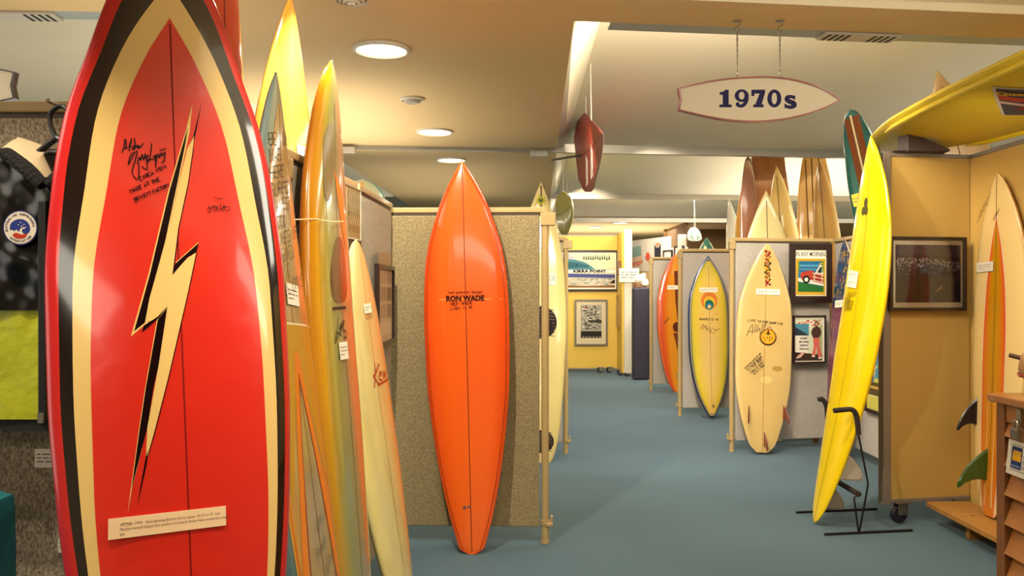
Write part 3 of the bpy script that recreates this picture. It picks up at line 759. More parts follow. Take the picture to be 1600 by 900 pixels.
r = thing('dark_plinth', 'tall navy blue plinth with rounded corners by far white post', 'plinth', (1.97, 12.75, 0))
MB().box((-.125, -.1, 0), (.125, .1, 1.41)).build('body', mat('plinth_navy', '2c2638', .6), r, bevel=.03)
r = thing('shell_ornament', 'brightly lit white shell ornament on top of navy plinth', 'ornament', (1.98, 12.75, 1.41))
mb = MB()
for k in range(7):
    a = k * .9; mb.lathe([(0, .0), (.05 - .004 * k, .03), (.062 - .005 * k, .07), (.04, .12), (0, .14)], 10, M=Matrix.Translation((.055 * math.cos(a), .05 * math.sin(a), .015 * k)) @ Matrix.Rotation(.5 * math.sin(a), 4, 'X'))
mb.build('shell', mat('shell_white', 'f2ead8', .4), r, smooth=True)
MB().lathe([(.0, 0), (.07, 0), (.06, .05), (.0, .07)], 12, M=Matrix.Translation((-.05, -.02, 0))).build('base', mat('shell_brown', '6b4420', .5), r, smooth=True)
spot((1.95, 12.3, 2.5), (1.98, 12.75, 1.5), 60, 25, .5, .03)
# printed swimsuit wall
A = Vector((2.07, 14.4, 0)); B_ = Vector((2.49, 13.2, 0)); L = (B_ - A).length
r = thing('printed_wall_panel', 'white wall panel printed with old swimsuits behind the far white post', 'panel', A, math.atan2(B_.y - A.y, B_.x - A.x))
MB().box((-.02, 0, .02), (L, .04, 1.68)).build('lower_board', mat('cream_board', 'd9c39a', .7), r); MB().box((-.02, -.01, 1.68), (L, .04, 2.22)).build('upper_board', mat('print_white', 'ddd8d2', .6), r)
a = Art(lambda x, y, o: (x, -.011 - o, y))
for k in range(4): a.rect(L * (.22 + .2 * k), 1.7, L * (.225 + .2 * k), 2.2, ink('b9b6bc'))
a.poly([(.05, 2.1), (.36, 2.12), (.36, 1.95), (.43, 1.84), (.25, 1.76), (.2, 1.8), (.1, 1.74), (.04, 1.8)], ink('e0907a')); a.poly([(.05, 2.1), (.36, 2.12), (.37, 1.95), (.05, 1.92)], ink('8fb7b4')); a.poly([(.05, 1.92), (.37, 1.95), (.41, 1.87), (.05, 1.84)], ink('e8c9b4'))
a.poly(ellipse(.6, 1.92, .07, .075, 14), ink('d9583a')); a.rect(.5, 1.88, .7, 1.93, ink('9db0cc'), .0003)
a.poly([(.82, 2.12), (.88, 2.06), (.97, 2.06), (1.03, 2.13), (1.03, 1.87), (.97, 1.79), (.9, 1.79), (.83, 1.87)], ink('33303c')); a.poly([(.84, 2.13), (.89, 2.07), (.96, 2.07), (1.01, 2.14)], ink('e08e6a'))
a.build('print', r)
A = Vector((2.38, 13.1, 0)); B_ = Vector((2.61, 12.5, 0)); L = (B_ - A).length; ang = math.atan2(B_.y - A.y, B_.x - A.x)
r = thing('white_wall_panel', 'low white panel carrying two small framed pictures at the far end', 'panel', A, ang)
MB().box((0, 0, .02), (L, .04, 2.02)).build('board', mat('print_white', 'ddd8d2', .6), r)
for k in range(2):
    q = A + (B_ - A) * (.25 + .5 * k) + Vector((0, 0, 1.86 + .05 * k))
    frame(('small dark framed picture, left of the pair on far white panel', 'small dark framed picture, right of the pair on far white panel')[k], q + Vector((-math.sin(ang), math.cos(ang), 0)) * -.003, .26, .26, ang, .022, mat('frame_dark', '26140f', .4, coat=.3),
          lambda a, w, h: (a.rect(.02, .02, w - .02, h - .02, ink('d9cfc4')), a.rect(.07, .06, w - .08, h - .1, ink('a9b4c4'))), 'd9cfc4')

# ================================================================ SURFBOARDS
def pxline(b, a, pts, wd, m, sm=3): a.line(smooth_line(b.loc(*pts), sm) if sm else b.loc(*pts), wd, m)
def penpx(b, a, txt, p0, p1, wd, m, seed=1, slant=.15, wob=.22):
    """hand lettering along a baseline between two places on the deck"""
    q0, q1 = b.loc(p0, p1); n = sum(5.2 if c.upper() in PEN else 3.2 for c in txt) - 1.2
    d = math.hypot(q1[0] - q0[0], q1[1] - q0[1]); a.lines(pen(txt, d / n * 6, q0, math.atan2(q1[1] - q0[1], q1[0] - q0[0]), slant, wob, seed), wd, m)
def textpx(b, a, txt, p0, p1, m, bold=0, hk=1.0, shear=0):
    q0, q1 = b.loc(p0, p1); v, f = text2d(txt, 1, align='LEFT', bold=bold, shear=shear); x0 = min(t[0] for t in v); k = math.hypot(q1[0] - q0[0], q1[1] - q0[1]) / (max(t[0] for t in v) - x0)
    g = math.atan2(q1[1] - q0[1], q1[0] - q0[0]); c, s = math.cos(g), math.sin(g)
    a.shape(([(q0[0] + c * (x - x0) * k - s * y * k * hk, q0[1] + s * (x - x0) * k + c * y * k * hk) for x, y in v], f), m)
INK = ink('1a1210')
RED = mat('resin_red', 'd62a1a', .2, coat=.5, bump=(7, .0025))
REDRAIL = bmat('resin_red_rail', [(0, 'd8281a'), (.9, 'c8241c'), (1, 'b3202a')], mottle=((3, 2, 3), 'b81c14', .3))
CREAM = mat('resin_cream', 'e6bf74', .14, coat=.8)
BLACKR = mat('resin_black', '190c0a', .1, coat=.9)

# ---- 1 the red lightning board in front
W = [(0, .04), (.03, .075), (.1, .135), (.2, .192), (.333, .238), (.42, .257), (.514, .268), (.609, .269), (.708, .252), (.775, .227), (.846, .177), (.914, .126), (.96, .07), (.99, .022), (1, 0)]
b = Board('large red surfboard in front with black and cream bands and a lightning bolt', P(318, 1478, 1.75), P(258, -120, 2.04), (.6, -.8, .1), W, REDRAIL, T=.085, nr=.05, tr=.02, ns=11, nt=90)
xb = [(0, .01), (.03, .045), (.1, .105), (.2, .165), (.333, .216), (.42, .236), (.514, .246), (.609, .245), (.708, .229), (.775, .204), (.846, .150), (.914, .092), (.965, .0)]
xo = [(0, 0), (.03, .03), (.1, .085), (.2, .145), (.333, .199), (.42, .215), (.514, .222), (.609, .219), (.708, .19), (.775, .166), (.846, .112), (.914, .026), (.928, 0)]
xi = [(0, 0), (.05, .03), (.1, .07), (.2, .125), (.333, .178), (.42, .188), (.514, .189), (.609, .181), (.708, .146), (.775, .118), (.846, .057), (.892, 0)]
b.band('black_band', BLACKR, lambda t: interp(xb, t), t0=.005, t1=.965, off=.0006)
b.band('cream_band', CREAM, lambda t: interp(xo, t), t0=.008, t1=.928, off=.0012)
b.band('red_centre', RED, lambda t: interp(xi, t), t0=.01, t1=.892, off=.0018)
b.art(.05).line([(0, .02), (0, .885 * b.L)], .0035, ink('7d1410'), .0022).build('stringer', b.root)
a = b.art(.02); a.k = 30
def bp(pts, m): a.poly(b.loc(*pts), m)
BK = ink('1a0a0a', .15); CR = ink('e6bf74', .15)
bp([(300, 163), (296, 205), (284, 262), (272, 318), (250, 420), (231, 505), (222, 511), (204, 526), (232, 427), (262, 300), (291, 200)], CR)
bp([(293, 199), (289, 226), (276, 290), (252, 405), (228, 503), (209, 518), (234, 428), (264, 300)], BK)
bp([(315, 160), (303, 222), (296, 262), (290, 240), (302, 212)], BK)
bp([(303, 213), (301, 232), (293, 287), (278, 357), (269, 429), (293, 403), (306, 395), (293, 457), (267, 570), (259, 603), (240, 677), (227, 723), (230, 667), (247, 573), (262, 478), (247, 497), (226, 505), (233, 467), (247, 417), (267, 343), (280, 283), (292, 233)], CR)
bp([(274, 411), (310, 380), (307, 394), (293, 402), (269, 430)], BK); a.line(b.loc((274, 411), (310, 379)), .0015, CR)
bp([(262, 477), (247, 573), (240, 602), (230, 667), (206, 762), (199, 803), (204, 764), (217, 668), (227, 602), (245, 498)], CR)
bp([(261, 480), (247, 573), (240, 602), (230, 667), (205, 764), (218, 668), (228, 602), (246, 500)], BK)
bp([(262, 477), (248, 497), (221, 520), (224, 509), (246, 495)], BK); bp([(230, 700), (229, 724), (214, 792), (219, 760)], BK)
a.line(b.loc((307, 395), (294, 457), (268, 570), (260, 604), (241, 678), (227, 724)), .0018, BK)
a.line(b.loc((302, 232), (294, 287), (279, 357), (270, 429)), .0018, BK)
a.build('lightning_bolt', b.root)['label'] = 'cream and black lightning bolt graphic'
a = b.art(None); a.k = 60
z6 = lambda pts: [(150 + x / 5.625, 180 + y / 5.625) for x, y in pts]
for pts in ([(225, 335), (242, 280), (252, 212), (262, 240), (258, 300)], [(236, 300), (275, 285)], [(285, 290), (310, 208), (288, 318)], [(310, 290), (335, 270), (330, 305), (312, 300)], [(340, 300), (334, 205), (345, 285), (362, 262), (365, 295)], [(382, 270), (368, 292), (388, 282), (415, 250)],
            [(345, 330), (302, 350), (280, 442), (330, 345), (362, 322), (332, 430), (314, 510), (352, 566), (374, 540), (372, 425)],
            [(362, 430), (376, 370), (386, 402), (402, 345), (412, 400), (430, 340), (432, 388), (452, 350), (444, 420), (446, 482), (398, 455)],
            [(486, 250), (466, 400), (440, 402), (500, 388)], [(498, 370), (515, 358), (508, 402), (527, 350), (520, 465), (532, 362), (548, 345), (552, 384), (572, 330), (578, 362), (604, 326), (592, 408), (568, 425)], [(556, 314), (612, 298)]):
    pxline(b, a, z6(pts), .0024, INK)
penpx(b, a, 'CIRCA 1974', (219, 283), (260, 263), .0022, INK, 3); penpx(b, a, 'MADE AT THE', (204, 302), (250, 283), .0022, INK, 4); penpx(b, a, 'BENNETT FACTORY', (210, 315), (264, 292), .0022, INK, 5)
for pts in ([(990, 800), (975, 830), (1000, 820), (985, 870)], [(1005, 820), (1020, 800), (1020, 830), (1040, 800), (1045, 830), (1060, 800), (1050, 850)], [(1090, 780), (1080, 830), (1100, 825)], [(1110, 800), (1105, 825), (1120, 800), (1115, 850), (1125, 805), (1140, 820), (1155, 805), (1168, 830), (1150, 850)], [(1030, 725), (1060, 740), (1110, 738)]):
    pxline(b, a, z6(pts), .0018, INK)
a.build('handwriting', b.root)
q0, q1 = b.loc((175, 826), (345, 806)); ang = math.atan2(q1[1] - q0[1], q1[0] - q0[0])
o, q = b.card(((q0[0] + q1[0]) / 2, (q0[1] + q1[1]) / 2), .245, .043, ang, label='torn-edged paper caption strip on the red board', tone='f0c99a', off=.006, lines=False)
a = Art(q)
for i, (tx, x) in enumerate((('1970s   Red Lightning Bolt by Gerry Lopez - 8\'1/2" x 19"  3rd', -.072), ('Pipeline himself shaped this swallow tail board, thicker than normal for a larger', -.1), ('guy', -.1))):
    a.text(ink('5a4a3c'), tx, .0078, at=(x, .0065 - .0095 * i), align='LEFT', sx=.93)
a.line(smooth_line([(-.1, .0065), (-.09, .0085), (-.08, .006), (-.076, .0085)], 3), .0012, INK); a.line(ellipse(-.087, .0065, .012, .0035, 12), .0005, ink('8a4a3a'), closed=True)
a.build('card_text', o)

# ---- 2 red longboard behind it
W9 = [(0, .10), (.02, .14), (.1, .2), (.25, .245), (.45, .262), (.65, .255), (.8, .225), (.9, .17), (.96, .115), (.99, .06), (1, 0)]
b = Board('red longboard half hidden behind the large red lightning board', (-.80, 2.52, .012), (-.885, 2.55, 2.52), (1, -.12, 0), [(t, w * .8) for t, w in W9], bmat('resin_red_deep', [(0, 'c8381c'), (.8, 'cc3a1a'), (.95, 'd06a20'), (1, 'a82818')]), T=.07)
b.stringer(ink('5c140c'), .004); b.card((.0, 1.90), .16, .035, .25, 2, 3, tone='e6d9c0')

# ---- 3 grey-blue rimmed board with handwriting
b = Board('surfboard with grey-blue rim and rows of handwriting, beside red board', (-.425, 2.23, .012), P(431, 113, 2.39), (1, -.06, 0), [(0, .07), (.05, .12), (.15, .175), (.3, .218), (.45, .235), (.6, .228), (.75, .185), (.86, .13), (.94, .07), (.98, .028), (1, 0)],
          bmat('rim_greyblue', [(0, '8d8468'), (.75, '7f8672'), (.9, '5f7274'), (1, '6d7670')], vstops=[(0, '2f6a72', .8), (.3, '2f6a72', .7), (.6, '6d7670', .0)]), T=.07, nr=.09, tr=.03)
b.band('tan_deck', bmat('deck_tan', [(0, 'a98a4e'), (.6, 'b08c48'), (.86, 'c08a36'), (.93, 'c25a1e'), (.97, 'd89a3a'), (1, '8a8a5c')], mottle=((6, 2, 6), '7d7a50', .6)), lambda t: max(0, b.w(t) - .035 - .015 * t), t0=.03, t1=.955, off=.0008)
a = b.art(.04); a.k = 12; L = b.L; OR = ink('d97a1e', .2)
a.poly([(-.16, .40 * L), (0, .605 * L), (.16, .40 * L), (.17, .64 * L), (-.17, .64 * L)], ink('b98a26', .2), .0013)
for sg in (-1, 1):
    a.line([(0, .60 * L), (sg * .07, .47 * L), (sg * .13, .33 * L), (sg * .17, .16 * L)], .035, OR, .0016)
    a.line([(0, .57 * L), (sg * .06, .45 * L), (sg * .10, .33 * L), (sg * .13, .16 * L)], .006, ink('a83a1a', .2), .0018)
a.line([(-.2, .64 * L), (.2, .64 * L)], .006, ink('d8c79a'), .002)
a.build('chevron_graphic', b.root)
b.stringer(ink('7a4a24'), .004, t1=.95)
a = b.art(None); a.k = 20
for k, tx in enumerate(('BEN OKE', 'WAS', 'HERE', 'SURFED', 'WAVES', 'GOOD', 'TIMES 1972', 'SIGNED', 'IN 72', 'WELL DONE')):
    a.lines(pen(tx, .034, (-.08 - .004 * k, (.885 - .024 * k) * L), .25, .2, .5, k + 1), .003, ink('4a3c28'))
for dx, dy, s in ((0, .1, 1), (.03, -.02, 2), (-.02, .03, 3)): a.line(scrawl((-.03 + dx, .31 * L + dy), .09, .05, 12, s, .3), .002, ink('4c4630'))
a.build('handwriting', b.root)
x, y = b.loc((455, 461))[0]; b.card((x, y), .1, .06, -.02, 3, 5, off=.006)

# ---- 4 tall yellow board behind the partition
b = Board('tall pale yellow board rising behind the carpet partition, top brightly lit', (-.84, 3.2, .012), P(454.5, -8, 3.2), (.95, -.35, 0), [(0, .08), (.05, .14), (.2, .21), (.45, .255), (.65, .235), (.8, .175), (.9, .105), (.96, .05), (.99, .016), (1, 0)], bmat('resin_straw', [(0, 'bf8438'), (.6, 'be7e2a'), (1, 'b87824')], mottle=((4, 1.2, 4), 'dcb868', .5)), T=.07, nr=.06)
b.stringer(ink('c99a4a'), .004); x, y = b.loc((470, 237))[0]; b.card((x, y), .06, .045, 0, 2, 3, off=.004)

# ---- 5 yellow-green board with wooden patch
b = Board('yellow and olive glossy board with brown wood-grain patch and signature', (-.492, 2.80, .012), P(517.5, 95, 2.98), (1, -.08, 0), [(0, .075), (.04, .125), (.15, .19), (.3, .235), (.45, .255), (.6, .255), (.75, .23), (.86, .178), (.93, .12), (.975, .06), (1, 0)],
          bmat('resin_yellowgreen', [(0, 'c47a14'), (.1, 'cc8e14'), (.2, 'a89018'), (.3, '8f8a3c'), (.5, '93895a'), (.66, 'b98a5c'), (.8, 'c9905e'), (.93, 'b08a3c'), (1, '8f8a4a')], absu=False, vstops=[(0, '8f8a3a', .35), (.3, '8f8a3a', .25), (.5, '9a8a4a', .0)]), T=.1, nr=.09, tr=.02)
b.stringer(ink('6b4a2c'), .003, t1=.93)
a = b.art(.03); a.k = 10
wood = b.loc((521, 385), (526, 372), (533, 372), (538, 395), (541, 425), (542, 455), (538, 471), (524, 472), (518, 455), (516, 425))
a.poly(smooth_line(wood + [wood[0]], 3)[:-1], mat('wood_patch', '6e4420', .15, coat=.6, noise=(30, '4a2c14', .3), stretch=(3, .4, 1)))
fin_ = b.loc((522, 265), (526, 300), (533, 352), (538, 380), (541, 400), (534, 300)); a.poly(fin_, ink('e07a24'))
wd2 = b.loc((505, 215), (512, 195), (520, 200), (521, 260), (517, 300), (511, 315), (505, 290)); a.poly(smooth_line(wd2 + [wd2[0]], 3)[:-1], ink('7d6a3e', .2))
a.poly(b.loc((519, 480), (540, 478), (540, 483), (519, 485)), ink('3a2a1c'))
a.build('wood_patch', b.root)
a = b.art(None); a.k = 30
for pts in ([(528, 495), (526, 515), (524, 530)], [(529, 515), (533, 505), (530, 520), (536, 500), (535, 520)], [(538, 500), (530, 520), (523, 537), (526, 520), (533, 525)], [(536, 515), (541, 520), (540, 528), (537, 527)]): pxline(b, a, pts, .004, INK)
a.line(b.loc((458, 343), (480, 343), (500, 344), (520, 346), (536, 346)), .004, ink('e0cf9a'))
a.build('signature', b.root)
x, y = b.loc((535, 548))[0]; b.card((x, y), .095, .06, .05, 3, 6, off=.006)

# ---- 6 cream board
b = Board('worn cream board with red brush lettering, last of the left row', P(641, 975, 3.40) + Vector((0, 0, .012 - P(641, 975, 3.40).z)), P(556, 374, 3.48), (1, -.16, 0), [(0, .035), (.02, .075), (.08, .13), (.2, .19), (.4, .235), (.6, .24), (.78, .205), (.88, .155), (.95, .095), (.985, .05), (1, 0)],
          bmat('resin_oldcream', [(0, 'dccb84'), (.15, 'dacb86'), (.6, 'd2c07c'), (.85, 'cba868'), (1, 'd4bc7a')], absu=False, mottle=((7, 3, 7), 'b08a44', .4), rough=.25), T=.08, nr=.04)
b.stringer(ink('a4763e'), .003, t1=.95)
a = b.art(None); a.k = 12; RD = ink('a8381c')
for pts in ([(585, 566), (586, 590), (584, 606)], [(592, 568), (586, 585), (583, 588), (592, 600)], [(594, 588), (596, 583), (593, 582), (592, 592), (597, 594)], [(598, 578), (599, 592), (601, 580), (602, 592)], [(603, 577), (604, 590)], [(590, 602), (606, 592)]): pxline(b, a, pts, .008, RD)
a.build('lettering', b.root)
a = b.art(None); a.k = 9; a.line([(-.23, .62 * b.L), (.22, .62 * b.L)], .004, ink('a8924e')); a.build('repair_seam', b.root)
x, y = b.loc((573, 482))[0]; b.card((x, y), .085, .04, .06, 2, 7, off=.006)

# ---- 7 the orange board
OW = [(0, .02), (.013, .063), (.04, .082), (.078, .106), (.19, .158), (.338, .203), (.435, .221), (.597, .229), (.69, .222), (.76, .205), (.878, .136), (.938, .08), (.975, .036), (1, 0)]
b = Board('bright orange surfboard with dark pinline leaning on olive carpet panel', P(737.5, 866, 4.33), P(722, 251, 4.47), (-.02, -1, 0), OW,
          bmat('resin_orange', [(0, 'ea6018'), (.6, 'ea5c16'), (.85, 'e04a12'), (.97, 'cc3a14'), (1, 'b83418')], vstops=[(0, 'f06a12', .5), (.5, 'e85514', .3), (1, 'e0501a', .3)], mottle=((5, 1, 5), 'd84a14', .35)), T=.075, nr=.05, ns=11)
b.stringer(ink('7a2c10'), .0045, t0=.005); b.pinline(ink('8a3210'), .018, .0035, t0=.012, t1=.985)
a = b.art(None); a.k = 16; TX = ink('3a1208')
textpx(b, a, 'ted spencer design', (700, 457), (754, 456), TX, .012); textpx(b, a, 'RON WADE', (697, 467), (757, 466), TX, .06, 1.05)
penpx(b, a, 'RON WADE', (704, 478), (738, 475), .0035, TX, 2, .35, .5); penpx(b, a, 'CIRCA 74 75', (703, 485), (737, 482), .0028, TX, 6, .35, .4)
a.build('lettering', b.root)
a = b.art(.05); a.k = 12; a.line(b.loc((666, 469), (785, 467)), .004, ink('f09a4a')); a.build('seam', b.root)
x, y = b.loc((726, 793))[0]; MB().lathe([(0, .0035), (.004, .0035), (.0075, .004), (.009, .002), (.009, 0)], 16, M=Matrix.Translation((x, y, b.z(x, y)))).build('leash_plug', mat('plug_grey', '6a4a44', .4), b.root)
x, y = b.loc((733, 792))[0]; MB().lathe([(0, .003), (.006, .003), (.007, 0)], 12, M=Matrix.Translation((x, y, b.z(x, y)))).build('vent_plug', mat('plug_blue', '4a5a6a', .4), b.root)

# ---- 8 cream board behind the orange one
b = Board('cream board with black traction pads and sun emblem, behind carpet panel', P(846, 724, 6.62), P(845.5, 284, 6.98), (.05, -1, 0), [(0, .07), (.03, .105), (.12, .15), (.3, .19), (.5, .21), (.65, .2), (.8, .152), (.9, .09), (.96, .04), (1, 0)], bmat('resin_pale', [(0, 'dccb8c'), (.8, 'd6c482'), (1, 'c9b878')]), T=.06, nr=.06)
a = b.art(.03); a.k = 8
a.line([(0, .9 * b.L), (0, .985 * b.L)], .012, ink('5c3a24'))
sx, sy = b.loc((845, 313))[0]; GR = ink('a8a42c')
for k in range(10):
    c, s_ = math.cos(k * math.pi / 5), math.sin(k * math.pi / 5); a.poly([(sx + .03 * c - .009 * s_, sy + .03 * s_ + .009 * c), (sx + .06 * c, sy + .06 * s_), (sx + .03 * c + .009 * s_, sy + .03 * s_ - .009 * c)], GR)
a.poly(ellipse(sx, sy, .032, .032, 16), GR); a.poly(ellipse(sx, sy, .018, .018, 12), ink('3c4a24')); a.poly([(sx - .02, sy - .1), (sx + .02, sy - .1), (sx + .012, sy - .06), (sx, sy - .085), (sx - .012, sy - .06)], ink('4a4440'))
a.build('sun_emblem', b.root)
for nm, y0, h, w0 in (('traction_pad', .43, .27, .13), ('traction_pad', .035, .18, .10)):
    a = b.art(.02); cy = y0 * b.L; a.k = 10
    a.poly(ellipse(0, cy + h * .5, w0, h * .5, 30), ink('241a18', .6))
    for k in range(9): a.line([(-w0 * .85, cy + h * (.08 + .1 * k)), (-w0 * .4, cy + h * (.11 + .1 * k)), (0, cy + h * (.06 + .1 * k)), (w0 * .4, cy + h * (.11 + .1 * k)), (w0 * .85, cy + h * (.08 + .1 * k))], .006, ink('6b5f50', .6))
    a.build(nm, b.root)
x, y = b.loc((861, 436))[0]; b.card((x, y), .085, .1, 0, 4, 2)

# ---- 9 cream three-fin board on the right
b = Board('cream board with flower strip, round emblem and three maroon fins', P(1191, 707, 6.93), P(1199, 381, 7.05), (-.05, -1, 0), [(0, .05), (.006, .058), (.03, .1), (.1, .148), (.17, .182), (.306, .226), (.39, .235), (.55, .236), (.7, .222), (.8, .178), (.87, .134), (.95, .07), (.985, .028), (1, 0)],
          bmat('resin_ivory', [(0, 'd2b272'), (.8, 'ceae6c'), (.95, 'd8bc80'), (1, 'c4a260')], mottle=((4, 3, 4), 'c09a50', .5)), T=.06, nr=.05)
b.stringer(ink('a07a38'), .005, t0=.0, t1=.97); L = b.L
a = b.art(.03); a.k = 14; rnd = random.Random(4)
for k in range(70):
    x, y = b.loc((1199.5 + rnd.uniform(-4, 4), 392 + k * .78))[0]; c = rnd.choice(['8a1f1c', '8a1f1c', 'c9a21c', '3c4a1c', '2a1a12', 'b8861c'] if 12 < k < 58 else ['8a1f1c', '7a1c1a', 'a02c24', '4a1814'])
    g = rnd.uniform(0, 6); q = rnd.uniform(.008, .016); a.poly([(x + q * math.cos(g + j * 2.1), y + q * math.sin(g + j * 2.1)) for j in range(3)], ink(c), .0016)
a.build('flower_strip', b.root)
a = b.art(None); a.k = 24; ex, ey = b.loc((1200, 527))[0]
a.poly(ellipse(ex, ey, .07, .07, 32), ink('2c1c10')); a.poly(ellipse(ex, ey + .004, .062, .062, 32), ink('c98a1e')); a.poly(ellipse(ex, ey + .004, .052, .052, 28), ink('d9a02c'))
a.poly([(ex - .03, ey + .02), (ex, ey + .05), (ex + .03, ey + .02), (ex + .01, ey + .028), (ex, ey + .015), (ex - .01, ey + .028)], ink('2a3a1c')); a.poly([(ex - .008, ey + .04), (ex, ey + .08), (ex + .008, ey + .04)], ink('8a1f1c'))
a.line([(ex - .04, ey + .005), (ex - .02, ey - .035), (ex - .003, ey + .005)], .006, ink('7a3c12')); a.line([(ex + .012, ey + .008), (ex + .012, ey - .035)], .006, ink('7a3c12')); a.line(ellipse(ex + .022, ey - .008, .012, .013, 12, -90, 90), .006, ink('7a3c12'))
a.build('emblem', b.root)
a = b.art(None); a.k = 40
penpx(b, a, 'LIFE IS FOR SURFING', (1168, 502), (1222, 508), .004, ink('3c3424'), 3, .3, .4)
for pts in ([(1166, 525), (1172, 512), (1176, 508), (1175, 522)], [(1168, 519), (1177, 517)], [(1181, 506), (1178, 520)], [(1185, 507), (1181, 519), (1187, 512), (1186, 518)], [(1192, 508), (1187, 522)], [(1190, 508), (1197, 507), (1192, 514), (1196, 516), (1188, 521)], [(1198, 514), (1203, 510), (1206, 516)]): pxline(b, a, pts, .004, ink('3c3424'))
for k, tx in enumerate(('THIS WAS MADE 82-83', 'MY THIRD BOARD', 'IN THE 80S', 'FROM MY SHOP', 'ALAN 1980')):
    penpx(b, a, tx, (1164 + 3.5 * k, 577 + 2.2 * k), (1189 + 1.8 * k - 2 * (k > 1), 553 + 4.5 * k), .003, ink('3c3424'), k)
a.build('handwriting', b.root)
MARO = mat('fin_maroon', '6e2626', .2, coat=.5)
for (px, py), cant, tl in (((1170, 648), -.25, 'left'), ((1224, 648), .35, 'right'), ((1194, 690), .12, 'centre')):
    x, y = b.loc((px, py))[0]; b.fin((x, y), scaled(FIN, .85, .7), MARO, .01, cant=cant, toe=0.0)
x, y = b.loc((1200, 456))[0]; b.card((x, y), .2, .05, 0, 2, 9)
a = b.art(None); a.k = 9; a.poly(ellipse(.11, .4 * L, .045, .022, 18), ink('b08a40')); a.poly(ellipse(.02, .345 * L, .05, .03, 18), ink('dcbc76')); a.build('repair_patch', b.root)

# ---- 10 blue rim yellow board
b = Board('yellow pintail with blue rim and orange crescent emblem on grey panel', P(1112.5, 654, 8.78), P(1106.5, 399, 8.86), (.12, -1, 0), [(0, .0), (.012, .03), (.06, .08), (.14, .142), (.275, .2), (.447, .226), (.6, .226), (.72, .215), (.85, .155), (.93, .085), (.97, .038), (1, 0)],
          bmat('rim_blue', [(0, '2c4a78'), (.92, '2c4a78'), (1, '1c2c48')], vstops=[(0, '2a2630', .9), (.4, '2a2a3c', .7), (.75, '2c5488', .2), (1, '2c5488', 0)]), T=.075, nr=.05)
b.band('pale_line', ink('d8cf8a', .2), lambda t: max(0, b.w(t) - .018), t0=.02, t1=.98, off=.0008)
b.band('dark_line', ink('2a3c4a', .2), lambda t: max(0, b.w(t) - .022), t0=.025, t1=.975, off=.0013)
b.band('yellow_deck', bmat('deck_lemon', [(0, 'ecc87c'), (.45, 'e8c468'), (.78, 'dcc430'), (.93, 'c0b040'), (1, '4a4a34')], vstops=[(0, 'c98a3c', .5), (.12, 'd6b02a', .4), (.35, 'e0b85c', .0), (.85, 'dcc040', .4), (1, '9a9a3a', .7)]), lambda t: max(0, b.w(t) - .026), t0=.03, t1=.965, off=.0018)
b.art(.05).line([(0, .06 * b.L), (0, .93 * b.L)], .004, ink('8a6a2c'), .0024).build('stringer', b.root)
a = b.art(None); a.k = 36; cx, cy = b.loc((1108, 470))[0]
for (dy, rr), c in zip(((0, .095), (-.022, .07), (-.042, .052), (-.052, .034), (-.062, .02)), ('d97a34', 'e0b83c', '1f6a54', '2c7a9a', 'e0c884')): a.poly(ellipse(cx, cy + dy, rr * .95, rr, 30), ink(c))
a.line([(cx - .09, cy - .14), (cx + .09, cy - .14)], .005, ink('c97a3c'))
penpx(b, a, 'SHAPED 75-76', (1092, 500), (1122, 501), .005, INK, 4, .3, .4)
for pts in ([(1093, 514), (1099, 507), (1097, 515), (1104, 508), (1103, 517), (1108, 511), (1110, 519), (1113, 512), (1118, 516), (1125, 513)], [(1098, 506), (1112, 521), (1120, 514)]): pxline(b, a, pts, .004, INK)
a.rect(cx + .01, b.loc((1112, 637))[0][1], cx + .022, b.loc((1112, 632))[0][1], INK)
a.build('crescent_emblem', b.root)
x, y = b.loc((1107, 453))[0]; b.card((x, y), .2, .05, 0, 2, 10, off=.006)
b.fin((0, .22), scaled(FIN, 1.2), mat('fin_black', '14100f', .25, coat=.4), .012, hull=True)

# ---- 11 orange-red board farther back
b = Board('orange-red board with brown streak emblem, cut off by a panel post', P(1060, 616, 11.15), P(1055, 396, 11.28), (.05, -1, 0), [(0, .03), (.05, .1), (.15, .17), (.3, .225), (.5, .26), (.65, .255), (.8, .2), (.9, .12), (.97, .045), (1, 0)], bmat('resin_flame', [(0, 'd98a14'), (.4, 'd9861a'), (.7, 'd9551c'), (.86, 'c83c1c'), (.93, 'e0702c'), (1, 'a82c18')]), T=.07, nr=.05)
a = b.art(.05); a.k = 9
a.poly([(-.02, 1.66), (.03, 1.66), (.035, 1.2), (.05, .98), (.01, 1.0), (-.01, 1.25)], ink('6a2c14')); a.poly(ellipse(.0, .9, .055, .07, 16), ink('5a2418')); a.poly([(-.05, .82), (.06, .82), (.01, .55), (-.02, .7)], ink('6a3418'))
a.line(scrawl((-.16, .95), .1, .05, 9, 3, .9), .006, INK); a.poly(ellipse(.02, .25, .04, .06, 12), ink('8a7a5c'))
a.build('streak_emblem', b.root); x, y = b.loc((1054, 449))[0]; b.card((x, y), .2, .055, 0, 2, 12)

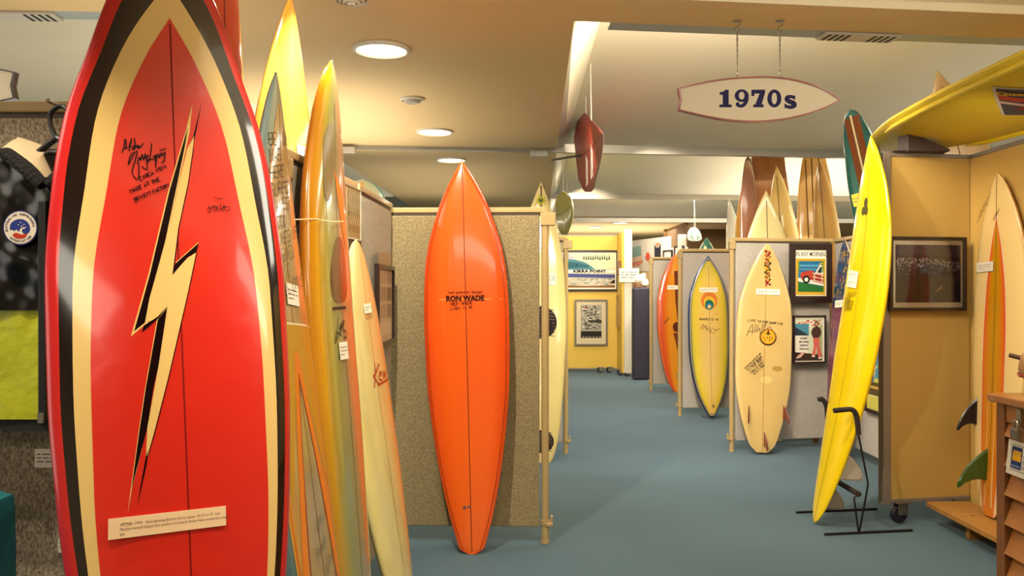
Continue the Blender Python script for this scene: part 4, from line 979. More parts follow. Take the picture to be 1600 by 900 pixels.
# ---- 12 boards whose noses show above the grey panels
SH = [(0, .06), (.06, .13), (.2, .2), (.45, .245), (.65, .24), (.8, .19), (.9, .12), (.96, .055), (1, 0)]
def peek(label, nx, ny, Y, half, hex_, face=(0, -1, 0), dx=0, stops=None, T=.06, W=SH, extra=None, lean=.25, str_=True, mot=None):
    n = P(nx, ny, Y); k = half / .245
    b = Board(label, (n.x + dx, n.y - lean, .012), n, face, [(t, w * k) for t, w in W], bmat('peek_' + label[:24], stops or [(0, hex_), (.85, hex_), (1, hex_)], mottle=mot), T=T, nr=.05, group='boards standing behind the grey panels')
    if str_: b.stringer(ink('5c4428'), .007, t1=.96)
    return b
peek('small brown board nose, leftmost above the grey poster panel', 1160, 287, 8.9, .14, 'b0803c', (-.5, -.85, 0), .05, mot=((6, 2, 6), '7d5024', .6), str_=False)
b = peek('dark brown board with rounded nose beside the small brown one', 1169, 244, 7.85, .105, '8a5c44', (.3, -.95, 0), .06, mot=((5, 1, 5), '6a4434', .6), W=W9, str_=False)
b = peek('pale cream board with wide pointed nose in front of dark wooden plank', 1197, 298, 7.75, .26, 'd3bf84', (0, -1, 0), .0, W=[(0, .06), (.06, .13), (.2, .2), (.45, .245), (.65, .24), (.8, .175), (.9, .1), (.96, .045), (1, 0)])
b = peek('narrow cream board nose between the pointed board and wooden plank', 1213, 259, 7.98, .19, 'd9b868', (-.75, -.6, 0), .07, [(0, 'd0ac60'), (.7, 'dcb86c'), (1, 'ecd48c')])
b = peek('board of honey wood with three dark stringers right of the plank', 1271, 215, 8.6, .19, 'dcb066', (-.1, -1, 0), .04, W=W9, str_=False)
a = b.art(.1)
for x in (-.09, -.03, .04): a.line([(x, .1), (x, .97 * b.L)], .012, ink('6a4420'))
a.build('stringer', b.root)
b = peek('narrow tan board standing edge-on in front of the honey wood board', 1280, 247, 8.1, .19, 'c8984c', (-.9, -.4, 0), .06, [(0, 'b08044'), (.7, 'c89a54'), (1, 'e4c484')])
b = peek('white board with green line seen edge-on above the far grey panel', 1139, 312, 10.4, .24, 'd9cdb8', (-.96, -.25, 0), .1, [(0, 'd9cdb8'), (.85, 'd9cdb8'), (.93, '2c9a78'), (1, 'e0d8c8')], str_=False)
b = peek('small teal board nose with pale dot above the blue-rimmed board', 1104, 371, 9.6, .2, '1c5448', (0, -1, 0), .0, W=[(0, .06), (.06, .13), (.2, .2), (.45, .245), (.65, .24), (.8, .2), (.9, .14), (.96, .07), (1, 0)], lean=.2, str_=False)
b.art(None).poly(ellipse(*b.loc((1102, 387))[0], .017, .02, 14), ink('e0b888')).build('pale_dot', b.root); b.pinline(ink('c9b88a'), .008, .006)
b = peek('cream board nose sticking up behind the big yellow paddle board', 1464, 109, 5.4, .24, 'a8895c', (-.35, -.95, 0), .62, [(0, 'a8865a'), (.85, 'a08052'), (.95, 'b0a070'), (1, '8a8a5c')])
# big flat plank
r = thing('wooden_plank_board', 'wide dark varnished wooden plank board rising behind the grey panel', 'surfboard', (2.72, 8.25, .0), 0, 'boards standing behind the grey panels')
mb = MB(); n = 20
for i in range(n + 1):
    t = i / n; z = .01 + 2.72 * t; w = .16 + .06 * math.sin(math.pi * min(1, .15 + t * .75)) - .03 * max(0, t - .6); y = .25 * t; mb.v += [(-w - .11 * t, y - .03, z), (w - .11 * t, y - .03, z), (w - .11 * t, y + .03, z), (-w - .11 * t, y + .03, z)]
for i in range(n):
    for k in range(4): mb.f.append((4 * i + k, 4 * i + (k + 1) % 4, 4 * i + 4 + (k + 1) % 4, 4 * i + 4 + k))
mb.f += [(3, 2, 1, 0), (4 * n, 4 * n + 1, 4 * n + 2, 4 * n + 3)]
mb.build('plank', mat('varnished_redwood', '85491a', .25, coat=.5, noise=(3.5, 'a8641f', .22), stretch=(4, 4, .7)), r, bevel=.012)

# ---- 13 yellow thruster in its stand
b = Board('glossy yellow three-fin board leaning in a black metal rack', (1.775, 4.88, .012), P(1361, 212, 4.9), (-1, -.06, 0), [(0, .0), (.01, .035), (.05, .085), (.15, .145), (.3, .205), (.45, .243), (.6, .25), (.75, .225), (.86, .165), (.93, .1), (.97, .052), (1, 0)],
          bmat('resin_bright_yellow', [(0, 'edcc04'), (1, 'ebc802')], mottle=((3, 2, 3), 'e0b804', .3)), T=.085, nr=.14, tr=.06, ns=11)
b.stringer(ink('8a7a2c'), .004, t1=.94)
a = b.art(None); a.k = 10
for px, py, ry in ((1353, 317, 7), (1349, 330, 6), (1353.5, 329, 6.5)):
    c = b.loc((px, py))[0]; a.poly(ellipse(c[0], c[1], .022, .022 * ry / 5, 18), ink('4a4218'))
a.build('three_dot_emblem', b.root)
a = b.art(None); a.k = 20
for k, (tx, x0, x1, y) in enumerate((('L KRAM', 1320, 1336, 466), ('TO BE', 1320, 1329, 473), ('SURFED', 1319, 1333, 478.5), ('AT', 1323, 1327, 483), ('KIRRA', 1319, 1331, 487))): penpx(b, a, tx, (x0, y), (x1, y - 2), .0032, ink('3c3208'), k + 2, .3, .4)
a.build('handwriting', b.root)
for (px, py), s_ in (((1335, 430), 1), ((1333, 443), 2)):
    x, y = b.loc((px, py))[0]; b.card((x, y), .13, .05, -.1, 2, s_, off=.008)
GF = mat('fin_grey', 'a09684', .3, coat=.4); GF2 = mat('fin_white', 'c9c2b2', .3, coat=.4)
BIG = smooth_line([(.09, -.012), (.06, .05), (-.0, .125), (-.045, .15), (-.065, .13), (-.07, .06), (-.075, -.012)], 3)
b.fin((-.11, .36), scaled(BIG, 1.0, .8), GF, .011, hull=True, label='grey near side fin'); b.fin((.11, .36), scaled(BIG, 1.0, .8), GF2, .011, hull=True); b.fin((0, .16), scaled(BIG, 1.0, .8), GF, .011, hull=True)
# rack
r = thing('board_rack', 'black metal floor rack with foam arms holding the yellow board', 'stand')
ROD = mat('rack_black_steel', '1d1512', .45, metal=.4); FOAM = mat('rack_foam', '2b1f1a', .85)
for y in (4.66, 5.12): MB().tube([(1.75, y, .008), (2.28, y + .08, .008)], .007, 8).build('floor_bar', ROD, r, smooth=True)
for y, xe in ((4.695, 1.815), (5.15, 1.895)):
    MB().tube([(1.955, y, .012), (1.93, y, .20), (1.95, y, .222)], .0055, 8).build('upright', ROD, r, smooth=True)
    MB().tube([(1.96, y, .012), (2.01, y, .28), (1.955, y, .56)], .0055, 8).build('upright', ROD, r, smooth=True)
    MB().tube(smooth_line([(1.955, y, .56), (1.945, y, .66), (1.92, y, .70), ((1.92 + xe) / 2, y, .70), (xe, y, .695)], 4), .0145, 10).build('foam_arm', FOAM, r, smooth=True)
MB().tube([(1.955, 4.69, .224), (1.955, 5.155, .224)], .016, 10).build('foam_bar', FOAM, r, smooth=True)

# ---- 14 teal board behind the yellow partition
b = Board('teal longboard with brown wood stripes standing behind yellow partition', (2.78, 5.5, .012), P(1328, 171, 5.55), (-.93, -.38, .0), [(t, w * .82) for t, w in W9], bmat('resin_teal', [(0, '1f5c58'), (.42, '1f5c58'), (1, '14463c')]), T=.06, nr=.05)
a = b.art(.08); a.line([(0, .04), (0, .985 * b.L)], .016, ink('c9a878', .2), .0035)
for sg in (-1, 1): a.line([(sg * .04, .06), (sg * .04, .98 * b.L)], .052, ink('6a3a1e', .2), .0025)
a.build('wood_stripes', b.root); x, y = b.loc((1340, 312))[0]; b.card((x, y), .09, .085, 0, 2, 3, tone='e8c23c', off=.004)

# ---- 15 cream and orange board, fins outward
b = Board('cream board with long orange panel, black and green fins showing', P(1545, 806, 4.56), P(1559.5, 269, 4.6), (-1, -.02, .05), [(0, .05), (.03, .1), (.12, .165), (.3, .225), (.5, .255), (.62, .255), (.75, .225), (.86, .165), (.93, .105), (.975, .052), (1, 0)],
          bmat('resin_cream_warm', [(0, 'd6b878'), (.9, 'd9bd80'), (1, 'a8702c')], rough=.2), T=.075, nr=.05)
xp = [(0, .045), (.1, .07), (.3, .095), (.5, .1), (.65, .085), (.78, .045), (.868, 0)]
b.band('panel_edge', ink('d8a894', .2), lambda t: interp(xp, t) + .007, t0=.0, t1=.873, off=.0006)
b.band('orange_panel', bmat('panel_orange', [(0, 'a87a08'), (.35, 'b07a0c'), (.7, 'c06a10'), (.9, 'c8501c'), (1, 'b83a20')], vstops=[(0, 'd0701c', .8), (.4, 'c8741c', .4), (.6, 'b07a0c', 0)]), lambda t: interp(xp, t), t0=.0, t1=.868, off=.0012)
a = b.art(.06); a.k = 16; a.line([(0, .02), (0, .99 * b.L)], .004, ink('4a3a18'))
for x in (-.035, .03): a.poly([(x - .006, .05), (x + .006, .05), (x, .42 * b.L)], ink('c9a468'))
a.build('stringer', b.root)
a = b.art(None); a.k = 22
for k in range(7): 
    q0 = b.loc((1527 + k * 2.6, 349 - k * 4.6))[0]; a.line(scrawl(q0, .085 + .01 * (k % 3), .016, 12, k, 1.0), .0022, ink('3c2c18'))
for k in range(3): a.line(scrawl(b.loc((1552 + 1.5 * k, 345 - 4 * k))[0], .06, .014, 9, 20 + k, .7), .002, ink('5a4428'))
a.build('handwriting', b.root)
x, y = b.loc((1540, 417))[0]; b.card((x, y), .17, .055, 0, 3, 2, off=.006, tone='c9bfae')
b.fin((-.02, .25), scaled(FIN, 1.25, 1.3), mat('fin_green', '2c4a14', .2, coat=.5), .012, label='dark green centre fin'); b.fin((-.15, .53), scaled(FIN, 1.1, .8), mat('fin_black', '14100f', .25, coat=.4), .012, cant=-.2, label='black side fin')

# ---- 16 boards hung under the ceiling
def ceil_z(x, y):
    if not (xl(y) < x < xr(y)):
        sg = 1 if x > 0 else -1; e = xr(y) if x > 0 else xl(y)
        for fa, fb in ((rows_[0], rows_[1]), (rows_[2], rows_[3]), (rows_[3], rows_[4]), (rows_[4], rows_[5])):
            if fa(x) <= y <= fb(x):
                f = (y - fa(x)) / (fb(x) - fa(x)); zc = 3.12 - .48 * f; wd = .27 - .2 * f
                return ZC + (zc - ZC) * min(1, abs(x - e) / wd)
    return ZC
def hung(label, nose, tail, W, m, wires, T, roll=(-1, -.1, 0), fin=None):
    b = Board(label, tail, nose, roll, W, m, T=T, nr=.05, tr=.05, group='boards hung on wires under the coffers')
    for k, (y, x) in enumerate(wires):
        top = b.M @ Vector((x, y, 0)); w = MB()
        for e in (-.05, .05): w.tube([b.Mi @ Vector((top.x + .01, top.y + e, top.z)), b.Mi @ Vector((top.x + .0, top.y, ceil_z(top.x, top.y)))], .0022, 5)
        w.build('hanging_wire', mat('wire_white', 'd8cfc0', .5), b.root)
    return b
HW = [(0, .08), (.05, .15), (.2, .23), (.4, .262), (.6, .262), (.8, .2), (.92, .1), (.97, .045), (1, 0)]
b = hung('dark red board hung on edge by wires below the coffer', P(941, 208, 4.3), (.54, 7.0, 2.48), [(0, .18), (.12, .285), (.28, .292), (.48, .205), (.7, .105), (.85, .045), (1, 0)], bmat('resin_maroon', [(0, '8a2c1c'), (.8, '8c2a1a'), (1, '7a1c1c')], rough=.4, coat=.0), [(1.5, .2), (.9, .24)], .042, (-1, -.05, -.12))
a = b.art(.05); a.line([(0, .1), (0, .95 * b.L)], .006, ink('5c1c14')); a.build('stringer', b.root)
b.fin((0, .35), scaled(FIN, 1.6, 1.9), mat('fin_olive', '4a4420', .3), .014)
b = hung('small lime yellow board hung on wires beyond the dark red one', P(893.5, 321, 7.6), (.535, 10.0, 2.26), [(0, .15), (.12, .23), (.3, .245), (.5, .19), (.7, .13), (.85, .08), (.95, .04), (1, 0)], bmat('resin_lime', [(0, 'e2da78'), (.7, 'e4dc74'), (.92, 'd0c844'), (1, 'c8c030')], rough=.3, coat=.15), [(1.5, .15), (.9, .2)], .055, (-1, -.08, -.1))
a = b.art(.05); a.k = 9; a.line([(-.24, .62 * b.L), (.24, .62 * b.L)], .006, ink('6a6a2a')); a.line([(0, .1), (0, .95 * b.L)], .006, ink('8a8a2a')); a.build('seam', b.root)
b = hung('white board with green stripes hung beneath the far ceiling', P(1087, 376, 11.6), (2.88, 13.2, 2.36), [(t, w * .4) for t, w in HW], bmat('resin_whitegreen', [(0, 'e8ece4'), (.3, 'e8ece4'), (.36, '1f9a78'), (.44, '1f9a78'), (.5, 'e8ece4'), (.62, '1f9a78'), (.7, 'e8ece4'), (1, 'e8ece4')]), [(.5, 0)], .06, (0, 0, 1))
b = Board('pale green board with teal edge and orange stripe behind left panels', (-1.29, 6.9, .012), P(566, 279, 7.2), (.2, -1, .0), [(0, .2), (.2, .24), (.5, .26), (.8, .25), (.93, .2), (.98, .11), (1, 0)], bmat('resin_sage', [(0, 'a8a684'), (.8, '9fa284'), (.93, '6a9a88'), (1, '3c8a7c')]), T=.07)
a = b.art(.06); a.poly([(-.05, .2), (.05, .2), (.02, .97 * b.L), (0, .99 * b.L), (-.02, .97 * b.L)], ink('d08a34')); a.build('orange_stripe', b.root)

# ---- 17 big yellow paddle board on top of the booth
b = Board('huge yellow paddle board lying across the top of yellow partitions', (2.38, 2.55, 2.315), (2.50, 5.8, 2.33), (.17, .0, 1), [(0, .2), (.05, .27), (.2, .32), (.45, .335), (.65, .31), (.8, .235), (.9, .14), (.96, .06), (1, .004)], bmat('resin_ski_yellow', [(0, 'e0c41c'), (1, 'e0c41c')], rough=.4, coat=.1), T=.105, nr=.03, tr=.02, name='paddle_board', cat='paddle board')
SKI = bmat('resin_ski_yellow', [(0, 'd0ac10'), (1, 'd0ac10')])
for sg in (-1, 1):
    mb = MB(); pts = []
    for k in range(12):
        t = .12 + .62 * k / 11; x = sg * (b.w(t) - .035); pts.append((x, t * b.L, b.z(x, t * b.L, True) - .008))
    mb.tube(pts, [.004] + [.016] * 10 + [.004], 8); mb.build('side_rail', SKI, b.root, smooth=True)
hz = lambda x, y: b.z(x, y, True)
ca, sa = math.cos(-.6), math.sin(-.6)
def under(u, v, o):
    x = .01 + ca * u + sa * v; y = 1.30 + sa * u - ca * v
    return (x, y, hz(x, y) - .004 - o)
a = Art(under, .06); a.rect(-.16, -.22, .16, .22, ink('cfc4b4'), .0); a.rect(-.145, -.205, .145, .205, ink('4a4450'), .002)
a.poly([(-.145, .06), (.145, -.06), (.145, .02), (-.145, .12)], ink('b03a2c'), .003); a.poly([(-.145, .0), (.145, -.13), (.145, -.1), (-.145, .04)], ink('c9a8a0'), .003); a.poly([(-.1, -.08), (.12, -.2), (.13, -.15), (-.05, -.05)], ink('8a2a24'), .003)
a.text(ink('d0a428'), 'Queensland', .062, at=(-.0, .15), bold=.003, off=.005); a.text(ink('d8ccb8'), '1984', .02, at=(.03, .105), off=.005)
o = a.build('stuck_poster', b.root); o['label'] = 'white-bordered poster stuck under the paddle board'
r = thing('support_wedge', 'dark wedge block on partition top holding up the yellow paddle board', 'wedge', (0, 0, 0))
MB().prism([(2.315, 2.187), (2.56, 2.187), (2.56, 2.20), (2.34, 2.295), (2.315, 2.295)], 4.86, 5.0, 'y').build('block', mat('wedge_dark', '4a3a36', .6), r, bevel=.004)
MB().box((2.24, 4.88, 2.185), (2.56, 4.97, 2.195)).build('foot_plate', mat('wedge_plate', '2c1a16', .6), r)

# ---- board leaning on the right grey panel, seen nearly edge-on
b = Board('slim board with blue and purple deck leaning on right grey panel', (2.58, 6.7, .012), P(1319, 372, 6.86), (-.97, -.22, 0), [(t, w * .8) for t, w in SH], bmat('resin_purple', [(0, '2c3a5c'), (.85, '2c3a5c'), (.93, 'b8843c'), (1, 'c99a4c')], vstops=[(0, '7a4050', .9), (.68, '7a4050', .9), (.72, '2c3a5c', 0), (1, '2c3a5c', 0)]), T=.06)
a = b.art(.05); rnd = random.Random(2)
for k in range(40):
    x = rnd.uniform(-.09, .09); y = rnd.uniform(.74, .93) * b.L; a.poly([(x, y), (x + .02, y + .01), (x + .01, y + .03)], ink('b08a2c'), .002)
a.build('gold_specks', b.root); b.card((-.02, .70 * b.L), .16, .06, 0, 2, 3, off=.006)
b = Board('brown board behind grey poster panel, only its tail showing below', (2.70, 7.40, .012), (2.70, 7.48, 1.65), (-.2, -1, 0), [(t, w * .35) for t, w in SH], bmat('resin_tailbrown', [(0, '7a4a24'), (1, '9a6a34')]), T=.06)

# ================================================================ PICTURES ON THE PANELS
def morning(a, w, h):
    a.rect(.05, .06, w - .05, h - .055, ink('e8d8b4')); x0, x1, y0, y1 = .06, w - .06, .075, h - .13
    a.rect(.052, h - .125, w - .052, h - .06, ink('efe6d4')); v, f = text2d('ON ANY MORNING', .056, (w / 2, h - .093), sx=.62, bold=.0006); a.shape((v, f), ink('2a201c'))
    a.rect(x0, y0 - .005, x1, y1, ink('c9a02c')); x0 += .02; x1 -= .015; y0 += .02; y1 -= .02
    a.rect(x0, y0, x1, y1, ink('2c6a94')); a.rect(x0, y0 + .16, x1, y0 + .23, ink('2a5580'))
    for k in range(4): a.rect(x0, y1 - .05 - .03 * k, x1, y1 - .03 - .03 * k, ink(('4f93b4', '4586a8', '3c7aa0', '346f98')[k]))
    a.poly([(x0, y0 + .09), (x1, y0 + .05), (x1, y0 + .085), (x0, y0 + .12)], ink('e6ded0')); a.poly([(x0, y0), (x1, y0), (x1, y0 + .045), (x0, y0 + .085)], ink('2c6a34'))
    a.poly(smooth_line([(x0 + .03, y0 + .105), (x0 + .02, y0 + .15), (x0 + .05, y0 + .17), (x0 + .14, y0 + .18), (x0 + .14, y0 + .1)], 3), ink('b0402e'))
    a.poly([(x0 + .13, y0 + .09), (x1, y0 + .07), (x1, y0 + .15), (x0 + .13, y0 + .165)], ink('a03424')); a.poly([(x0 + .155, y0 + .16), (x1, y0 + .15), (x1, y0 + .225), (x0 + .2, y0 + .23)], ink('e8dcc4'))
    a.poly([(x0 + .175, y0 + .165), (x0 + .215, y0 + .162), (x0 + .22, y0 + .21), (x0 + .205, y0 + .215)], ink('24384c')); a.poly([(x0 + .225, y0 + .162), (x1 - .01, y0 + .158), (x1 - .01, y0 + .205), (x0 + .23, y0 + .21)], ink('24384c')); a.poly([(x0 + .19, y0 + .235), (x1, y0 + .22), (x1, y0 + .245), (x0 + .21, y0 + .25)], ink('c9a24c'))
    for k in range(3): a.line([(x0 + .13, y0 + .1 + .03 * k), (x1, y0 + .08 + .03 * k)], .006, ink('e8dcc4'))
    a.line([(x0 + .15, y0 + .09), (x0 + .15, y0 + .16)], .007, ink('e8dcc4')); a.line([(x0 + .22, y0 + .08), (x0 + .22, y0 + .155)], .007, ink('e8dcc4'))
    for cx in (.075,): a.poly(ellipse(x0 + cx, y0 + .105, .034, .034, 20), ink('1c1614')); a.poly(ellipse(x0 + cx, y0 + .105, .018, .018, 14), ink('e8e0d0'))
    for k in range(5): a.poly([(x0, y1 - .02 * k), (x0 + .03 - .004 * k, y1 - .01 - .02 * k), (x0, y1 - .02 - .02 * k)], ink('5a8a3c')); a.poly([(x1, y1 - .02 * k), (x1 - .04 + .004 * k, y1 - .01 - .02 * k), (x1, y1 - .02 - .02 * k)], ink('5a8a3c'))
FD = mat('frame_dark', '26140f', .4, coat=.3); EA = math.atan(.16 / .918)
frame('dark framed ON ANY MORNING poster with red wooden car on grey panel', P(1265.5, 427, 7.12), .39, .508, EA, .05, FD, morning, '3a211a')
def show(a, w, h):
    a.rect(.012, .012, w - .012, h - .012, ink('e4dccb')); x0, x1, y0, y1 = .015, w - .03, .02, h - .02
    a.poly([(x0 + .12, y0), (x1, y0), (x1, y1), (x0, y1), (x0, y0 + .24), (x0 + .12, y0 + .2)], ink('cfd0b4')); a.poly([(x0 + .19, y0), (x1, y0), (x1, y1 - .06), (x0 + .23, y1 - .06)], ink('a8ac78'))
    rnd = random.Random(6)
    for k in range(26):
        x = x0 + .01 + rnd.random() * (x1 - x0 - .05); y = y1 - .02 - rnd.random() * .05; a.poly([(x, y), (x + .03, y + .008), (x + .02, y - .01), (x + .008, y - .006)], ink(rnd.choice(['c4453a', 'd8685a', 'e4dccb'])))
    a.rect(x0, y0 + .215, x0 + .13, y0 + .315, ink('4a8296')); a.poly([(x0, y0 + .215), (x0 + .13, y0 + .215), (x0 + .09, y0 + .24), (x0, y0 + .29)], ink('2c3640'))
    for k, tx in enumerate(('BOBBY', 'MICHAEL', 'DENNY', 'WILSON')): a.text(ink('1c1714'), tx, .022, at=(x0 + .085, y0 + .19 - .03 * k), bold=.0008)
    a.poly([(x0, y0), (x1, y0), (x1, y0 + .05), (x0, y0 + .075)], ink('3c2c26'))
    for k in range(8): a.poly([(x0 + .01 + .008 * k, y0 + .02 + .006 * k), (x0 + .06 + .006 * k, y0 + .03 + .006 * k), (x0 + .03 + .006 * k, y0 + .045 + .004 * k)], ink(('e4dccb', 'c9584a')[k % 2]))
    bx = x0 + .2   # a printed figure: long hair, dark jumper, flared coral trousers
    a.poly(smooth_line([(bx - .045, y0 + .045), (bx - .025, y0 + .12), (bx - .03, y0 + .2), (bx + .02, y0 + .2), (bx + .03, y0 + .12), (bx + .05, y0 + .03), (bx + .015, y0 + .03), (bx, y0 + .12), (bx - .01, y0 + .05)], 3), ink('cf6458'))
    a.poly(smooth_line([(bx - .03, y0 + .195), (bx - .05, y0 + .24), (bx - .025, y0 + .285), (bx + .025, y0 + .285), (bx + .045, y0 + .235), (bx + .022, y0 + .195)], 3), ink('4a322c'))
    a.poly(ellipse(bx, y0 + .312, .018, .03, 16), ink('5a3824')); a.poly(ellipse(bx, y0 + .312, .011, .015, 12), ink('c99a78')); a.poly([(bx - .045, y0 + .03), (bx - .012, y0 + .03), (bx - .015, y0 + .05), (bx - .042, y0 + .05)], ink('d8c4a4')); a.poly([(bx + .018, y0 + .012), (bx + .055, y0 + .015), (bx + .05, y0 + .032), (bx + .018, y0 + .032)], ink('d8c4a4'))
frame('dark framed poster of a person in coral trousers below the car poster', P(1263.5, 530, 7.11), .30, .405, EA, .012, FD, show, 'e4dccb')
def cartoon(a, w, h):
    rnd = random.Random(9); a.rect(.03, .03, w - .03, h - .03, ink('d8d0a0'))
    for k in range(90):
        x = .04 + rnd.random() * (w - .14); y = .2 + rnd.random() * (h - .3); s = rnd.uniform(.02, .06); g = rnd.random() * 6
        a.poly([(x + s * math.cos(g + j * 1.26) + .03, y + s * math.sin(g + j * 1.26)) for j in range(5)], ink(rnd.choice(['4f86a8', '6fa0b4', 'd8d0a0', 'b8b85a', 'c99a6a', '5a6a9a', '7aa88a'])), .002 + .00002 * k)
    a.rect(.03, .14, w - .03, .24, ink('5a4a2c'), .005); a.rect(.05, .19, w - .05, .21, ink('c9a24c'), .006); a.rect(.03, .03, w - .03, .13, ink('c9c05a'), .005)
frame('framed colourful cartoon poster on right grey panel, behind yellow partition edge', (2.782, 6.30, .83), .44, .80, -math.pi / 2, .025, FD, cartoon, 'd8d0a0')
def strip_(a, w, h):
    a.rect(.02, .02, w - .02, h - .02, ink('b9ab8c'))
    for k in range(5): a.rect(.05, .05 + k * .086, w - .05, .118 + k * .086, ink(('c9bc9c', '8c8068', '7a6e58', '9a8e74', 'a89a7c')[k]))
    for k in range(6): a.rect(.06 + .05 * k, .06, .08 + .05 * k, .4, ink('d3c8aa'))
frame('narrow dark framed black and white print on olive panel beside the cream board', (-.645, 4.15, 1.3), .52, .40, math.pi / 2, .022, FD, strip_, 'b9ab8c')
def tall(a, w, h):
    a.rect(0, 0, w, h, ink('a08a5c')); a.rect(.0, 0, .14, h, ink('d8d0b0')); a.rect(.02, .0, .13, h, ink('cf4a1c')); a.rect(.045, .0, .09, h, ink('e07a34')); a.rect(.16, h * .55, w - .02, h - .02, ink('8c7c58')); a.rect(.16, .03, w - .02, h * .42, ink('94774a'))
    for k in range(3): a.rect(.16, h * (.44 + .03 * k), w - .02, h * (.455 + .03 * k), ink('6a5430'))
    for k in range(7): a.line(smooth_line([(.18 + .03 * k, .06), (.2 + .03 * k, .12), (.17 + .03 * k, .16), (.2 + .03 * k, .2)], 3), .008, ink('c9b890'))
frame('unframed poster with an orange stripe high on olive panel', (-.672, 3.43, 1.70), .36, .22, math.pi / 2 - .075, .003, mat('paper_efe4cf', 'efe4cf', .7), tall, 'a08a5c', name='paper_poster', cat='poster', depth=.004)
plain_card('white caption card on grey tweed panel under the jacket', P(72, 716, 2.225), .06, .05, 0, 3, 1)
plain_card('white caption card low on grey tweed panel by the red board', P(104, 852, 2.225), .045, .04, 0, 2, 2)

# ================================================================ JACKET ON ITS HANGER
JX, JY = -1.163, 2.135
r = thing('jacket', 'black and lime yellow spray jacket with round patch hanging on panel', 'jacket', (JX, JY, 0))
M_NYLON = mat('nylon_black', '0b0908', .22); M_LIME = mat('nylon_lime', 'b8b81c', .45, noise=(5, 'a4a814', .3), bump=(16, .008)); M_LINING = mat('cotton_lining', 'c9b48c', .8, bump=(20, .006))
def torso(z0, z1, n, m, name, wid, dep, gap=.0, amp=.006, xmax=None):
    """half shells of cloth: two fronts meeting at the zip and a back"""
    mb = MB(); cols = 44
    for i in range(n + 1):
        z = z0 + (z1 - z0) * i / n
        for j in range(cols + 1):
            a = -math.pi + 2 * math.pi * j / cols; w = wid(z); d = dep(z)
            x = w * math.copysign(abs(math.sin(a)) ** .8, math.sin(a)); y = -d * math.copysign(abs(math.cos(a)) ** .7, math.cos(a))
            f = amp * (math.sin(x * 38 + z * 17) + .8 * math.sin(z * 31 - x * 55) + .7 * math.sin((x + z) * 71))
            mb.v.append((x, y - f * (1 if y < 0 else 0), z))
    for i in range(n):
        for j in range(cols): mb.f.append((i * (cols + 1) + j, i * (cols + 1) + j + 1, (i + 1) * (cols + 1) + j + 1, (i + 1) * (cols + 1) + j))
    o = mb.build(name, m, r, smooth=True); return o
wid = lambda z: .29 if z < 1.5 else (.29 - .22 * ((z - 1.5) / .26) ** 2.2)
dep = lambda z: .062 if z < 1.45 else max(.03, .062 - .08 * (z - 1.45) ** 1.0 * .8)
def topz(x):
    x = abs(x); return 1.625 + .10 * (x / .125) ** .8 if x < .125 else 1.725 - .42 * (x - .125) - .9 * max(0, x - .22) ** 2
mb = MB(); nc, nr_ = 60, 44
for side in (0, 1):
    for i in range(nr_ + 1):
        for j in range(nc + 1):
            x = -.292 + .584 * j / nc; zt = topz(x) if side == 0 else max(topz(x), 1.725 - .42 * max(0, abs(x) - .125)); f = i / nr_; z = 1.328 + (zt - 1.328) * f
            d = (.066 - .05 * max(0, (z - 1.45) / .28) ** 1.3) * max(0, 1 - abs(x / .293) ** 3.2) ** .5
            w_ = .007 * math.sin(14 * (x + .35 * z) + 3 * math.sin(9 * z)) * math.sin(3.1 * f) + .004 * math.sin(46 * (z - .6 * abs(x)) + 8 * x) + .003 * math.sin(70 * x - 30 * z)
            mb.v.append((x, (-d - w_ * (1 - abs(x / .293) ** 4)) if side == 0 else d * .45, z))
    b0 = side * (nr_ + 1) * (nc + 1)
    for i in range(nr_):
        for j in range(nc): k = b0 + i * (nc + 1) + j; mb.f.append((k, k + 1, k + nc + 2, k + nc + 1))
o = mb.build('upper_body', M_NYLON, r, smooth=True); o.data.set_sharp_from_angle(angle=3.0)
torso(1.055, 1.335, 24, M_LIME, 'lower_body', lambda z: .292 - .02 * max(0, (1.09 - z) / .035), lambda z: .058, amp=.003)
torso(1.025, 1.06, 4, mat('rib_black', '120e0d', .8), 'hem_band', lambda z: .265, lambda z: .052, amp=.001)
for sg in (-1, 1):
    MB().tube(smooth_line([(sg * .19, .0, 1.66), (sg * .29, .0, 1.56), (sg * .345, -.0, 1.35), (sg * .36, -.01, 1.12), (sg * .355, -.015, 1.02)], 6), [.05, .055, .06, .064, .068, .07, .072, .072, .072, .07, .07, .068, .068, .066, .066, .064, .062, .06, .058, .056, .054, .052, .05, .048, .044], 16).build('sleeve', M_NYLON, r, smooth=True)
zp = MB().box((-.01, -.078, 1.045), (.01, -.06, 1.60)).build('zip', mat('zip_black', '0f0c0b', .5), r, bevel=.003)
MB().box((-.007, -.084, 1.05), (.007, -.077, 1.075)).build('zip_pull', M_STEEL, zp)
cl = MB()
for sg in (-1, 1):
    pr = [(sg * x, -.020 - .045 * (1 - x / .135), topz(x) + .004) for x in (.135, .115, .09, .065, .04, .018, .006)]
    cl.tube(smooth_line(pr, 4), [.013 + .007 * math.sin(math.pi * i / 24) for i in range(25)], 8)
cl.build('collar_edge', mat('knit_black', '14100f', .95, bump=(120, .012)), r, smooth=True)
ln = MB()
for sg in (-1, 1):
    g = [[(sg * x, -.022 - .03 * (1 - x / .14) * (1 - v) + .05 * v, topz(x) + .012 + v * (.035 + .35 * (.14 - x) * (x > .03)) * (1 if x > .03 else .4)) for v in (0, .35, .7, 1)] for x in (.145, .12, .095, .07, .045, .02)]
    b0 = len(ln.v); ln.v += [p_ for row in g for p_ in row]
    for i in range(5):
        for k in range(3): ln.f.append((b0 + i * 4 + k, b0 + i * 4 + k + 1, b0 + i * 4 + k + 5, b0 + i * 4 + k + 4))
